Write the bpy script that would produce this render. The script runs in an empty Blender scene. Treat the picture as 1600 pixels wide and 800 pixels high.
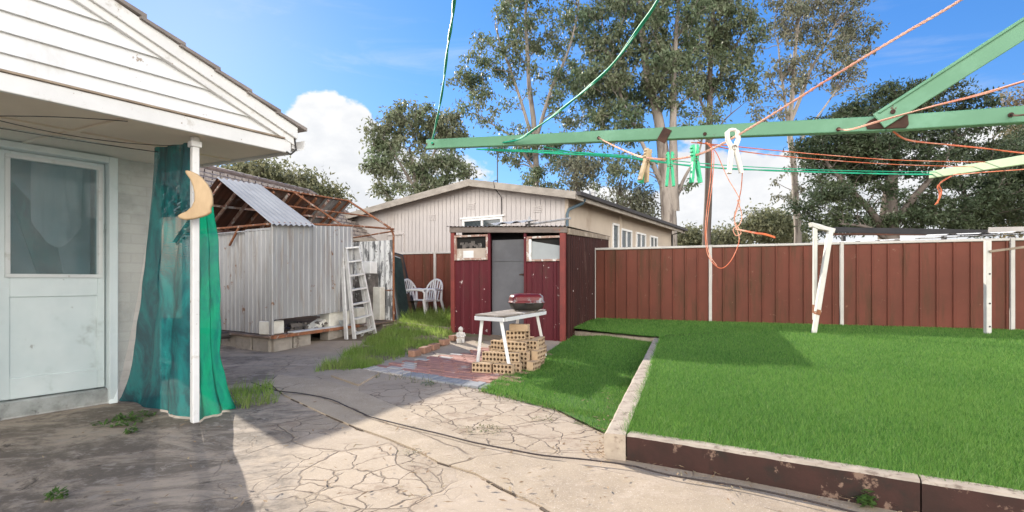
SUN_E = 2.3; SKY_S = .05; EXPO = 1.95; CLOUD = 5.0; SKYK = .12; SKYM = 1.5; SKYSAT = 1.25; CBACK = 4.2
import bpy, math, random
import numpy as np
from mathutils import Vector as V, Matrix, noise as mnoise

random.seed(7)
rng = np.random.default_rng(7)
scene = bpy.context.scene
COL = scene.collection
F = 800.0           # focal length in photo pixels (1600 wide)
HZ = 438.0          # horizon row in the photo
CAMZ = 1.05

def P(x, y, Y):     # photo pixel + depth -> point
    return V(((x - 800) / F * Y, Y, CAMZ - (y - HZ) / F * Y))
def G(x, y, z=0.0): # photo pixel on a level at height z
    Y = (CAMZ - z) * F / (y - HZ)
    return V(((x - 800) / F * Y, Y, z))
def lerp(a, b, t): return a + (b - a) * t
def smooth(a, b, x):
    t = min(1, max(0, (x - a) / (b - a))); return t * t * (3 - 2 * t)
def gz(x, y):       # ground height
    return 0.2 * smooth(7.2, 10.6, y)

# ------------------------------------------------------------------ objects
ORG = {}
def tag(o, label=None, cat=None, group=None, kind=None):
    if label: o['label'] = label
    if cat: o['category'] = cat
    if group: o['group'] = group
    if kind: o['kind'] = kind
    return o
def thing(name, label, cat, loc, group=None):
    o = bpy.data.objects.new(name, None); COL.objects.link(o)
    o.empty_display_size = .1
    o.location = loc; ORG[o.name] = V(loc)
    return tag(o, label, cat, group)

class MB:
    def __init__(s): s.v = []; s.f = []; s.m = []; s.mi = 0
    def add(s, vs, fs):
        n = len(s.v); s.v += [V(p) for p in vs]
        s.f += [tuple(i + n for i in f) for f in fs]; s.m += [s.mi] * len(fs); return s
    def quad(s, a, b, c, d): return s.add([a, b, c, d], [(0, 1, 2, 3)])
    def hexa(s, p):   # 4 bottom ccw, 4 top ccw
        return s.add(p, [(3, 2, 1, 0), (4, 5, 6, 7), (0, 1, 5, 4), (1, 2, 6, 5), (2, 3, 7, 6), (3, 0, 4, 7)])
    def box(s, c, ax, ay, az):
        c, ax, ay, az = V(c), V(ax), V(ay), V(az)
        return s.hexa([c - ax - ay - az, c + ax - ay - az, c + ax + ay - az, c - ax + ay - az,
                       c - ax - ay + az, c + ax - ay + az, c + ax + ay + az, c - ax + ay + az])
    def bar(s, a, b, w, h, up=(0, 0, 1)):
        a, b, up = V(a), V(b), V(up); d = (b - a).normalized()
        sd = d.cross(up)
        if sd.length < 1e-4: sd = d.cross(V((1, 0, 0)))
        sd.normalize(); u = sd.cross(d).normalized()
        return s.box((a + b) / 2, (b - a) / 2, sd * w / 2, u * h / 2)
    def prism(s, poly, vec):
        n = len(poly); vec = V(vec); vs = [V(p) for p in poly] + [V(p) + vec for p in poly]
        fs = [tuple(range(n))[::-1], tuple(range(n, 2 * n))] + [(i, (i + 1) % n, n + (i + 1) % n, n + i) for i in range(n)]
        return s.add(vs, fs)
    def tube(s, pts, r, n=8, cap=True):
        pts = [V(p) for p in pts]; k = len(pts)
        rs = r if isinstance(r, (list, tuple)) else [r] * k
        vs = []; prev = None
        for i, p in enumerate(pts):
            t = (pts[min(i + 1, k - 1)] - pts[max(i - 1, 0)]).normalized()
            if prev is None:
                a = t.cross(V((0, 0, 1)))
                if a.length < .05: a = t.cross(V((1, 0, 0)))
            else:
                a = prev - t * prev.dot(t)
            a.normalize(); prev = a; b = t.cross(a)
            for j in range(n):
                q = 2 * math.pi * j / n
                vs.append(p + (a * math.cos(q) + b * math.sin(q)) * rs[i])
        fs = [(i * n + j, i * n + (j + 1) % n, (i + 1) * n + (j + 1) % n, (i + 1) * n + j) for i in range(k - 1) for j in range(n)]
        if cap: fs += [tuple(range(n))[::-1], tuple(range((k - 1) * n, k * n))]
        return s.add(vs, fs)
    def lathe(s, c, prof, n=16, sx=1, sy=1):
        c = V(c); vs = []
        for r, z in prof:
            for j in range(n):
                q = 2 * math.pi * j / n
                vs.append(c + V((r * math.cos(q) * sx, r * math.sin(q) * sy, z)))
        k = len(prof)
        fs = [(i * n + j, i * n + (j + 1) % n, (i + 1) * n + (j + 1) % n, (i + 1) * n + j) for i in range(k - 1) for j in range(n)]
        fs += [tuple(range(n))[::-1], tuple(range((k - 1) * n, k * n))]
        return s.add(vs, fs)
    def grid(s, fn, nu, nv):
        vs = [fn(i / nu, j / nv) for j in range(nv + 1) for i in range(nu + 1)]
        w = nu + 1
        return s.add(vs, [(j * w + i, j * w + i + 1, (j + 1) * w + i + 1, (j + 1) * w + i) for j in range(nv) for i in range(nu)])
    def corr(s, a, b, top, period, amp, nrm, kind='sine', tops=None):
        """corrugated sheet: bottom edge a-b, extruded by vector top (tops: vector at b end)."""
        a, b, top, nrm = V(a), V(b), V(top), V(nrm).normalized()
        tb = V(tops) if tops else top
        L = (b - a).length; prof = []
        if kind == 'sine':
            n = max(2, int(L / period * 6))
            prof = [(i / n, amp * math.sin(2 * math.pi * i / n * L / period)) for i in range(n + 1)]
        else:    # broad pans and narrow ribs
            x = 0; segs = ((0, 0), (.80, 0), (.85, 1), (.93, 1), (.98, 0)) if kind == 'seam' else ((0, 0), (.62, 0), (.70, 1), (.90, 1), (.98, 0))
            while x < L:
                for q, h in segs:
                    xx = x + q * period
                    if xx < L: prof.append((xx / L, h * amp))
                x += period
            prof.append((1, 0))
        vs = []
        for t, h in prof:
            p = a.lerp(b, t) + nrm * h
            vs += [p, p + top.lerp(tb, t)]
        return s.add(vs, [(2 * i, 2 * i + 2, 2 * i + 3, 2 * i + 1) for i in range(len(prof) - 1)])

def build(name, mb, mats, parent=None, label=None, cat=None, group=None, kind=None, loc=None, bevel=0, smooth_ang=None, seg=1):
    me = bpy.data.meshes.new(name)
    if parent is not None: o0 = ORG[parent.name]
    elif loc is not None: o0 = V(loc)
    else: o0 = V((0, 0, 0))
    me.from_pydata([tuple(p - o0) for p in mb.v], [], mb.f)
    if not isinstance(mats, (list, tuple)): mats = [mats]
    for m in mats: me.materials.append(m)
    if len(mats) > 1: me.polygons.foreach_set('material_index', mb.m)
    me.validate(); me.update()
    if smooth_ang is not None:
        me.polygons.foreach_set('use_smooth', [True] * len(me.polygons))
        if smooth_ang < 180: me.set_sharp_from_angle(angle=math.radians(smooth_ang))
    o = bpy.data.objects.new(name, me); COL.objects.link(o)
    ORG[o.name] = V(o0)
    if parent is not None: o.parent = parent
    else: o.location = o0
    if bevel:
        bm = o.modifiers.new('edge', 'BEVEL'); bm.width = bevel; bm.segments = seg; bm.limit_method = 'ANGLE'
    return tag(o, label, cat, group, kind)

def npmesh(name, verts, nper, mat, parent=None, loc=(0, 0, 0), smoothed=False):
    """verts (N*nper,3): every nper verts form one face."""
    me = bpy.data.meshes.new(name)
    verts = np.asarray(verts, dtype=np.float32)
    o0 = ORG[parent.name] if parent is not None else V(loc)
    verts = verts - np.array(o0, dtype=np.float32)
    nv = len(verts); nf = nv // nper
    me.vertices.add(nv); me.vertices.foreach_set('co', verts.ravel())
    me.loops.add(nv); me.loops.foreach_set('vertex_index', np.arange(nv, dtype=np.int32))
    me.polygons.add(nf); me.polygons.foreach_set('loop_start', np.arange(0, nv, nper, dtype=np.int32))
    me.update(calc_edges=True); me.validate()
    me.materials.append(mat)
    o = bpy.data.objects.new(name, me); COL.objects.link(o)
    ORG[o.name] = V(o0)
    if parent is not None: o.parent = parent
    else: o.location = o0
    return o

def dup(o, parent=None):
    c = o.copy(); COL.objects.link(c); ORG[c.name] = ORG[o.name]
    if parent is not None: c.parent = parent
    for ch in list(o.children): dup(ch, c)
    return c

# ---------------------------------------------------------------- materials
class N:
    def __init__(s, name):
        s.mat = bpy.data.materials.new(name); s.mat.use_nodes = True
        s.t = s.mat.node_tree; s.n = s.t.nodes; s.l = s.t.links
        s.bsdf = s.n['Principled BSDF']; s.out = s.n['Material Output']
        s.tc = s.n.new('ShaderNodeTexCoord')
    def node(s, typ, **kw):
        n = s.n.new(typ)
        for k, v in kw.items():
            if k.startswith('in_'): n.inputs[k[3:].replace('_', ' ')].default_value = v
            else: setattr(n, k, v)
        return n
    def link(s, a, b): s.l.new(a, b)
    def coord(s, stretch=None):
        if stretch is None: return s.tc.outputs['Object']
        m = s.node('ShaderNodeMapping'); m.inputs['Scale'].default_value = stretch
        s.link(s.tc.outputs['Object'], m.inputs['Vector']); return m.outputs['Vector']
    def noise(s, scale, detail=4, rough=.6, stretch=None, dist=0, vec=None):
        n = s.node('ShaderNodeTexNoise'); n.inputs['Scale'].default_value = scale
        n.inputs['Detail'].default_value = detail; n.inputs['Roughness'].default_value = rough
        n.inputs['Distortion'].default_value = dist
        s.link(vec or s.coord(stretch), n.inputs['Vector']); return n.outputs['Fac']
    def ramp(s, fac, lo, hi):
        r = s.node('ShaderNodeMapRange'); r.interpolation_type = 'SMOOTHSTEP'
        r.inputs['From Min'].default_value = lo; r.inputs['From Max'].default_value = hi
        s.link(fac, r.inputs['Value']); return r.outputs['Result']
    def mix(s, fac, a, b, mode='MIX'):
        m = s.node('ShaderNodeMix'); m.data_type = 'RGBA'; m.blend_type = mode
        for sock, val in ((0, fac), (6, a), (7, b)):
            if isinstance(val, (tuple, list)): m.inputs[sock].default_value = (*val[:3], 1)
            elif isinstance(val, (int, float)): m.inputs[sock].default_value = val
            else: s.link(val, m.inputs[sock])
        return m.outputs[2]
    def math(s, op, a, b=0.0):
        m = s.node('ShaderNodeMath'); m.operation = op
        for i, val in enumerate((a, b)):
            if isinstance(val, (int, float)): m.inputs[i].default_value = val
            else: s.link(val, m.inputs[i])
        return m.outputs[0]
    def bump(s, h, strength=.5, dist=.01):
        b = s.node('ShaderNodeBump'); b.inputs['Strength'].default_value = strength
        b.inputs['Distance'].default_value = dist
        s.link(h, b.inputs['Height']); s.link(b.outputs['Normal'], s.bsdf.inputs['Normal'])
    def col(s, c): s.link(c, s.bsdf.inputs['Base Color'])

def mat(name, c1, c2=None, scale=6, rough=.7, bump=0, bscale=40, metal=0, c3=None, s3=3, t3=(.58, .66), st3=None,
        stretch=None, spec=.3, c4=None, s4=20, t4=(.62, .7), bdist=.004):
    m = N(name); b = m.bsdf
    b.inputs['Roughness'].default_value = rough; b.inputs['Metallic'].default_value = metal
    b.inputs['Specular IOR Level'].default_value = spec
    c2 = c2 or tuple(x * .75 for x in c1)
    c = m.mix(m.ramp(m.noise(scale, 5, .65, stretch), .3, .7), c1, c2)
    if c3: c = m.mix(m.ramp(m.noise(s3, 6, .7, st3), *t3), c, c3)
    if c4: c = m.mix(m.ramp(m.noise(s4, 5, .7), *t4), c, c4)
    m.col(c)
    if bump: m.bump(m.noise(bscale, 4, .6, stretch), bump, bdist)
    return m.mat

RUST = (.20, .075, .03); RUSTD = (.07, .03, .018)
MT = {}
MT['white_paint'] = mat('white_paint', (.69, .685, .67), (.61, .605, .59), 2.5, .45, .1, 30, c3=(.46, .43, .38), s3=7, t3=(.58, .72), c4=(.30, .24, .18), s4=18, t4=(.655, .69))
MT['board_paint'] = mat('weatherboard_paint', (.70, .705, .70), (.62, .625, .62), 1.5, .4, .1, 12, c3=(.58, .57, .54), s3=3, st3=(1, 1, .4), t3=(.58, .78), c4=(.33, .27, .21), s4=9, t4=(.67, .71))
MT['soffit'] = mat('soffit_board', (.74, .66, .55), (.64, .565, .465), 1.2, .7, .05, c3=(.42, .36, .29), s3=1.4, t3=(.62, .8))
MT['cream_steel'] = mat('cream_steel', (.56, .54, .49), (.46, .44, .395), 3, .4, 0, c3=(.45, .40, .32), s3=6, t3=(.66, .78))
MT['rooftile'] = mat('roof_tile', (.27, .235, .215), (.18, .155, .14), 3, .85, .3, 30, c3=(.34, .29, .26), s3=5)
MT['lit_tilelip'] = mat('lit_tile_edge', (.40, .35, .31), (.27, .23, .205), 9, .8)  # lighter tone paints the light caught on the tile front edges
MT['browntile'] = mat('brown_roof_tile', (.20, .155, .135), (.10, .078, .07), 4, .5, .2, 20, c3=(.30, .25, .225), s3=4)
MT['door'] = mat('pale_blue_door_paint', (.70, .745, .735), (.58, .645, .645), 1.3, .5, .05, c3=(.40, .42, .40), s3=2.6, t3=(.56, .72), c4=(.38, .38, .35), s4=12, t4=(.67, .72))
MT['plinth'] = mat('worn_threshold', (.40, .40, .38), (.22, .21, .20), 7, .9, .5, 20, c3=(.10, .09, .085), s3=6, t3=(.55, .62))
MT['glass'] = mat('dark_glass', (.035, .05, .055), (.02, .03, .034), .8, .06, 0, spec=.8)
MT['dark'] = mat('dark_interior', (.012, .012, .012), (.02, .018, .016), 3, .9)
MT['galv'] = mat('galvanised_sheet', (.43, .43, .425), (.33, .33, .325), 2.2, .45, .1, 8, metal=.25, stretch=(1, 1, .25), c3=(.30, .27, .24), s3=2.6, st3=(2.6, 2.6, .35), t3=(.48, .66), c4=(.20, .11, .065), s4=4.5, t4=(.62, .69))
MT['galv_bright'] = mat('galvanised_roof', (.46, .455, .44), (.37, .365, .355), 1.6, .5, .1, 8, metal=.1, c3=(.32, .28, .25), s3=2.2, st3=(1, 1, 1), t3=(.58, .72))
MT['rust'] = mat('rusty_tube', (.30, .12, .055), (.16, .07, .04), 9, .85, .3, 60, c3=(.50, .44, .38), s3=6, t3=(.56, .66))
MT['rust_dark'] = mat('rusty_sheet_underside', (.15, .062, .038), (.085, .05, .036), 3, .9, c3=(.20, .17, .15), s3=1.6, t3=(.55, .68))
MT['peel'] = mat('peeling_white_sheet', (.72, .72, .70), (.62, .62, .60), 3, .6, .3, 25, c3=(.17, .17, .17), s3=3.5, st3=(2.5, 2.5, .6), t3=(.50, .56), c4=(.12, .11, .10), s4=13, t4=(.60, .66))
MT['block'] = mat('concrete_block', (.36, .32, .27), (.25, .22, .185), 4, .9, .5, 35, c3=(.13, .105, .08), s3=3, t3=(.56, .7))
MT['slab'] = mat('shed_floor_edge', (.22, .15, .11), (.12, .09, .07), 5, .9, .4, 30, c3=(.35, .32, .29), s3=4)
MT['foam'] = mat('dirty_foam', (.70, .68, .60), (.56, .53, .45), 5, .8, .2, c3=(.36, .30, .22), s3=5, t3=(.6, .7))
MT['rubble'] = mat('rubble', (.16, .14, .125), (.06, .055, .05), 6, .9, .3, c3=(.42, .41, .39), s3=4)
MT['alu'] = mat('weathered_aluminium', (.66, .65, .63), (.52, .51, .49), 8, .42, .05, metal=.35, c3=(.36, .31, .26), s3=7, t3=(.62, .72))
MT['plastic'] = mat('white_plastic', (.78, .77, .75), (.66, .65, .62), 4, .4, c3=(.34, .35, .30), s3=6, t3=(.6, .76))
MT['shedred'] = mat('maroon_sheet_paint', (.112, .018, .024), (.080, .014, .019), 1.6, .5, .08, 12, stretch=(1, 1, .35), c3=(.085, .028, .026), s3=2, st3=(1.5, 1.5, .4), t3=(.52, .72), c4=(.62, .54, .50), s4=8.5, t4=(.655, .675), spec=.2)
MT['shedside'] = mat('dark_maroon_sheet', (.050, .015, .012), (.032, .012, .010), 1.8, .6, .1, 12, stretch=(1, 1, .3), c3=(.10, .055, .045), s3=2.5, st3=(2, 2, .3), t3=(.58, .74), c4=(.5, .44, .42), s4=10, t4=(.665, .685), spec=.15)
MT['shedpost'] = mat('faded_red_post', (.24, .05, .04), (.16, .038, .033), 4, .55, .1, c3=(.16, .07, .06), s3=4, t3=(.6, .75))
MT['shedbeam'] = mat('weathered_beam', (.22, .18, .155), (.14, .115, .10), 5, .85, .4, 30, stretch=(.4, 1, 3), c3=(.28, .085, .05), s3=2.2, t3=(.58, .68))
MT['shedroof'] = mat('old_shed_roof', (.34, .31, .29), (.20, .17, .155), 4, .7, .3, c3=(.17, .10, .07), s3=3, t3=(.5, .65))
MT['greydoor'] = mat('grey_door_sheet', (.128, .128, .136), (.098, .098, .104), 2.2, .55, .08, c3=(.055, .05, .05), s3=3.4, t3=(.66, .74), c4=(.34, .33, .33), s4=16, t4=(.76, .79))
MT['oldframe'] = mat('peeling_window_frame', (.40, .30, .24), (.28, .13, .10), 9, .8, .3, c3=(.60, .57, .52), s3=10, t3=(.52, .6))
MT['ply'] = mat('pale_board', (.48, .40, .33), (.40, .33, .27), 4, .8, c3=(.58, .54, .47), s3=3)
MT['greyboard'] = mat('pale_grey_board', (.34, .36, .36), (.28, .30, .30), 2, .6)
MT['fence'] = mat('fence_sheet_paint', (.158, .049, .032), (.120, .040, .026), .9, .55, .06, 10, c3=(.085, .040, .022), s3=1.6, st3=(2.2, 2.2, .35), t3=(.46, .70), c4=(.20, .10, .07), s4=9, t4=(.64, .70), spec=.15)
MT['fencecap'] = mat('cream_fence_trim', (.52, .485, .44), (.43, .40, .36), 3, .45, 0, c3=(.40, .34, .29), s3=4, t3=(.62, .76))
MT['hoist'] = mat('green_hoist_paint', (.13, .30, .175), (.105, .255, .145), 2.2, .38, .04, 30, c3=(.17, .36, .23), s3=3, t3=(.5, .7), c4=(.10, .065, .04), s4=13, t4=(.645, .68))
MT['hoist_pale'] = mat('pale_green_hoist_paint', (.36, .46, .29), (.30, .40, .245), 4, .45, 0, c3=(.46, .50, .37), s3=6)
MT['hoist_rust'] = mat('rusted_bracket', (.085, .045, .03), (.045, .025, .02), 22, .85, .4, 60, c3=(.15, .07, .035), s3=14)
MT['cord_green'] = mat('green_cord', (.015, .40, .22), (.02, .30, .17), 40, .5)
MT['cord_orange'] = mat('orange_cord', (.62, .17, .06), (.55, .12, .06), 30, .6, .3, 300, c3=(.74, .40, .28), s3=5, t3=(.5, .65))
MT['cord_pink'] = mat('faded_pink_rope', (.66, .25, .16), (.72, .46, .34), 8, .75, .5, 400, c3=(.45, .12, .06), s3=9, t3=(.6, .7))
MT['peg_green'] = mat('green_peg_plastic', (.05, .50, .24), (.04, .42, .20), 30, .35)
MT['peg_white'] = mat('weathered_white_peg', (.72, .70, .64), (.60, .57, .50), 50, .5)
MT['peg_wood'] = mat('weathered_wood_peg', (.52, .40, .24), (.40, .29, .17), 60, .7, stretch=(1, 1, .2))
MT['metal'] = mat('spring_steel', (.28, .24, .20), (.16, .11, .08), 60, .45, metal=.8)
MT['wood'] = mat('carved_pale_wood', (.54, .385, .225), (.43, .295, .165), 9, .55, .15, 25, stretch=(1, 1, .35))
MT['tabletop'] = mat('weathered_table_board', (.30, .255, .21), (.15, .125, .10), 6, .85, .4, 20, c3=(.50, .46, .41), s3=5, t3=(.55, .65))
MT['bbqred'] = mat('faded_red_enamel', (.13, .013, .013), (.09, .012, .012), 5, .28, .03, c3=(.24, .245, .25), s3=4.6, t3=(.54, .62), c4=(.24, .10, .05), s4=9, t4=(.62, .7))
MT['black'] = mat('sooty_black_enamel', (.022, .021, .02), (.04, .034, .03), 8, .45)
MT['brick'] = mat('yellow_cored_brick', (.50, .36, .225), (.40, .28, .175), 9, .9, .35, 60, c3=(.60, .47, .31), s3=7, t3=(.55, .68))
MT['hole'] = mat('brick_core_shade', (.19, .12, .07), (.13, .08, .045), 9, .95)
MT['statue'] = mat('weathered_plaster', (.60, .57, .52), (.44, .41, .37), 25, .8, .3, 80)
MT['sleeper'] = mat('weathered_timber_edge', (.34, .27, .20), (.22, .17, .125), 6, .9, .4, 30, c3=(.46, .38, .30), s3=5)
MT['pinkbrick'] = mat('reddish_edging_brick', (.36, .20, .13), (.25, .14, .10), 8, .9, .4, 50, c3=(.45, .32, .22), s3=8)
MT['cladding'] = mat('taupe_fibro_cladding', (.53, .485, .455), (.475, .435, .41), .7, .65, .03, c3=(.43, .38, .345), s3=.9, st3=(1, 1, .5), t3=(.5, .75))
MT['cladside'] = mat('tan_fibro_cladding', (.50, .42, .33), (.44, .365, .29), .8, .65, .03, c3=(.34, .265, .20), s3=.9, st3=(1, 1, .6), t3=(.55, .75))
MT['bargetan'] = mat('weathered_barge', (.40, .355, .30), (.28, .245, .205), 2.5, .8, .2, 12, stretch=(1, 1, 2.5))
MT['roofgrey'] = mat('neighbour_metal_roof', (.30, .28, .27), (.24, .225, .215), 2, .55)
MT['gutterdark'] = mat('dark_gutter', (.06, .052, .05), (.04, .036, .035), 4, .5)
MT['pipeblue'] = mat('blue_grey_downpipe', (.08, .12, .145), (.06, .09, .11), 5, .5)
MT['winframe'] = mat('white_window_frame', (.78, .77, .74), (.70, .69, .66), 6, .4)
MT['beamdark'] = mat('dark_carport_beam', (.035, .034, .036), (.022, .022, .024), 4, .6)
MT['polycarb'] = mat('pale_roof_sheet', (.72, .71, .68), (.60, .59, .56), 3, .5)
MT['greenboard'] = mat('dark_green_board', (.028, .05, .04), (.018, .03, .026), 6, .7)
MT['brownboard'] = mat('stained_brown_board', (.13, .075, .045), (.07, .045, .03), 7, .8)
MT['hose'] = mat('dark_cable', (.055, .04, .035), (.035, .028, .025), 20, .6)
MT['wire'] = mat('black_cable', (.03, .028, .026), (.045, .04, .036), 20, .6)

def brickwall(name):
    m = N(name); m.bsdf.inputs['Roughness'].default_value = .8
    b = m.node('ShaderNodeTexBrick'); b.inputs['Scale'].default_value = 1
    b.inputs['Brick Width'].default_value = .24; b.inputs['Row Height'].default_value = .086
    b.inputs['Mortar Size'].default_value = .006
    b.inputs['Color1'].default_value = (.55, .51, .46, 1); b.inputs['Color2'].default_value = (.50, .46, .41, 1)
    b.inputs['Mortar'].default_value = (.475, .44, .395, 1)
    sx = m.node('ShaderNodeSeparateXYZ'); m.link(m.tc.outputs['Object'], sx.inputs[0])
    h = m.math('ADD', m.math('MULTIPLY', sx.outputs[0], .58), m.math('MULTIPLY', sx.outputs[1], .8147))
    cx = m.node('ShaderNodeCombineXYZ'); m.link(h, cx.inputs[0]); m.link(sx.outputs[2], cx.inputs[1])
    m.link(cx.outputs[0], b.inputs['Vector'])
    m.col(m.mix(m.ramp(m.noise(2.2, 7, .7), .46, .72), b.outputs['Color'], (.36, .33, .29)))
    m.bump(m.math('SUBTRACT', 1.0, b.outputs['Fac']), .25, .004)
    return m.mat
MT['brickwall'] = brickwall('painted_cream_brick')

def concrete(name, path=False):
    m = N(name); m.bsdf.inputs['Roughness'].default_value = .9
    m.bsdf.inputs['Specular IOR Level'].default_value = .25
    co = m.tc.outputs['Object']
    # warped coordinates for cracks
    def warp(scale, amt):
        nz = m.node('ShaderNodeTexNoise'); nz.inputs['Scale'].default_value = scale; nz.inputs['Detail'].default_value = 4
        m.link(co, nz.inputs['Vector'])
        vm = m.node('ShaderNodeVectorMath'); vm.operation = 'SCALE'; vm.inputs['Scale'].default_value = amt
        m.link(nz.outputs['Color'], vm.inputs[0])
        va = m.node('ShaderNodeVectorMath'); va.operation = 'ADD'; m.link(co, va.inputs[0]); m.link(vm.outputs[0], va.inputs[1])
        return va.outputs[0]
    def cracks(scale, width, warpv):
        vo = m.node('ShaderNodeTexVoronoi'); vo.feature = 'DISTANCE_TO_EDGE'; vo.voronoi_dimensions = '2D'
        vo.inputs['Scale'].default_value = scale; m.link(warpv, vo.inputs['Vector'])
        wd = m.math('ADD', width, m.math('MULTIPLY', m.noise(7, 3), width * 1.2))
        r = m.node('ShaderNodeMapRange'); r.inputs['From Min'].default_value = 0
        m.link(wd, r.inputs['From Max']); m.link(vo.outputs['Distance'], r.inputs['Value'])
        r.inputs['To Min'].default_value = 1; r.inputs['To Max'].default_value = 0
        return r.outputs['Result']
    base = m.mix(m.ramp(m.noise(1.1, 6, .7), .3, .7), (.41, .325, .23), (.315, .25, .18))
    base = m.mix(m.ramp(m.noise(5, 6, .7), .48, .72), base, (.46, .37, .28))
    base = m.mix(m.ramp(m.noise(46, 4, .7), .56, .74), base, (.25, .19, .14))
    base = m.mix(m.ramp(m.noise(120, 2, .7), .58, .70), base, (.56, .48, .40))
    base = m.mix(m.math('MULTIPLY', m.ramp(m.noise(210, 2, .8), .58, .66), m.ramp(m.noise(1.3, 4, .7), .42, .6)), base, (.20, .155, .12))
    # cells of broken slab have slightly different tones
    if not path:
        w = warp(1.3, .42)
        cv = m.node('ShaderNodeTexVoronoi'); cv.voronoi_dimensions = '2D'; cv.inputs['Scale'].default_value = 1.55; m.link(w, cv.inputs['Vector'])
        sp = m.node('ShaderNodeSeparateColor'); m.link(cv.outputs['Color'], sp.inputs[0])
        base = m.mix(m.math('MULTIPLY', sp.outputs[0], .55), base, (.30, .245, .195))
        base = m.mix(m.math('MULTIPLY', m.ramp(sp.outputs[1], .6, .9), .4), base, (.48, .39, .30))
        c1 = cracks(1.55, .008, w)
        mask = 0.0
        for (zx, zy, zr) in ((-.70, 2.95, .62), (-1.75, 3.95, .75), (-.55, 4.9, .75), (.25, 4.0, .8), (-.35, 2.45, .35), (-3.0, 6.6, .9)):
            vd = m.node('ShaderNodeVectorMath'); vd.operation = 'DISTANCE'; vd.inputs[1].default_value = (zx, zy, 0)
            m.link(w, vd.inputs[0])
            mask = m.math('MAXIMUM', mask, m.ramp(m.math('ADD', m.math('DIVIDE', vd.outputs['Value'], zr), m.math('MULTIPLY', m.noise(2.2, 3), .5)), 1.45, 1.0))
        c2 = m.math('MULTIPLY', cracks(4.6, .022, warp(3.5, .30)), mask)
        # a broad crazed band
        c3 = m.math('MULTIPLY', cracks(3.3, .016, warp(4.0, .16)), m.math('MULTIPLY', mask, m.ramp(m.noise(1.4, 3, .5), .50, .58)))
        crack = m.math('MAXIMUM', m.math('MULTIPLY', c1, m.math('MAXIMUM', mask, m.ramp(m.noise(1.1, 3, .6), .50, .58))), m.math('MAXIMUM', c2, c3))
        gap = m.math('MULTIPLY', m.ramp(m.noise(3.4, 7, .78), .52, .62), mask)
        base = m.mix(m.math('MULTIPLY', gap, .7), base, (.255, .185, .13))
        # mossy black staining on the porch side
        sx = m.node('ShaderNodeSeparateXYZ'); m.link(co, sx.inputs[0])
        d = m.math('ADD', m.math('MULTIPLY', sx.outputs[0], -.90), m.math('MULTIPLY', sx.outputs[1], -.36))
        st = m.math('ADD', m.math('MULTIPLY', d, 1.1), m.math('MULTIPLY', m.noise(1.5, 7, .72, dist=.6), 3.0))
        stain = m.ramp(st, 1.35, 2.0)
        st_c = m.mix(m.ramp(m.noise(1.5, 9, .74, stretch=(1, 1.6, 1), dist=.5), .43, .60), (.125, .104, .084), (.34, .28, .22))
        st_c = m.mix(m.ramp(m.noise(9, 8, .75, stretch=(1, 1.3, 1), dist=.4), .50, .66), st_c, (.30, .26, .22))
        st_c = m.mix(m.ramp(m.noise(4.2, 8, .75, dist=.4), .56, .66), st_c, (.055, .045, .038))
        base = m.mix(m.math('MULTIPLY', stain, .92), base, st_c)
        crack = m.math('MULTIPLY', crack, m.math('SUBTRACT', 1.0, m.math('MULTIPLY', stain, .65)))
        back = m.math('MULTIPLY', m.ramp(sx.outputs[1], 4.6, 6.4), m.ramp(m.noise(1.7, 5, .7), .38, .62))
        base = m.mix(m.math('MULTIPLY', back, .6), base, (.33, .275, .215))
    else:
        base = m.mix(m.ramp(m.noise(.9, 5, .6), .4, .8), base, (.43, .35, .255))
        c1 = cracks(.55, .0045, warp(1.0, .35))
        crack = m.math('MULTIPLY', c1, m.ramp(m.noise(1.7, 2), .40, .5))
    m.col(m.mix(m.math('MULTIPLY', crack, m.ramp(m.noise(3.7, 3, .6), .25, .55)), base, (.125, .09, .064)))
    h = m.math('SUBTRACT', m.math('MULTIPLY', m.noise(18, 6, .7), .5), m.math('MULTIPLY', crack, 1.2))
    m.bump(h, .55, .012)
    return m.mat
MT['concrete'] = concrete('cracked_concrete'); MT['path'] = concrete('trowelled_concrete', True)
MT['soil'] = mat('bare_soil', (.20, .15, .105), (.13, .10, .07), 4, .95, .6, 30, c3=(.10, .11, .045), s3=1.5, t3=(.5, .65))
MT['kerbtop'] = mat('pale_kerb_concrete', (.46, .385, .30), (.34, .28, .22), 8, .9, .5, 50, c3=(.22, .17, .13), s3=14, t3=(.53, .64), c4=(.28, .10, .05), s4=6, t4=(.66, .72))
MT['kerbpaint'] = mat('flaking_maroon_kerb_paint', (.052, .022, .017), (.034, .017, .013), 6, .75, .4, 35, c3=(.024, .018, .014), s3=4, t3=(.52, .68), c4=(.20, .13, .095), s4=7, t4=(.60, .66))
MT['kerb_shadow'] = mat('shadow_toned_kerb', (.075, .062, .05), (.045, .038, .032), 8, .95, .5, 40, c3=(.16, .13, .10), s3=7, t3=(.56, .66))  # unused; dark tone copies the maroon shed's shadow on the kerb

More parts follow.
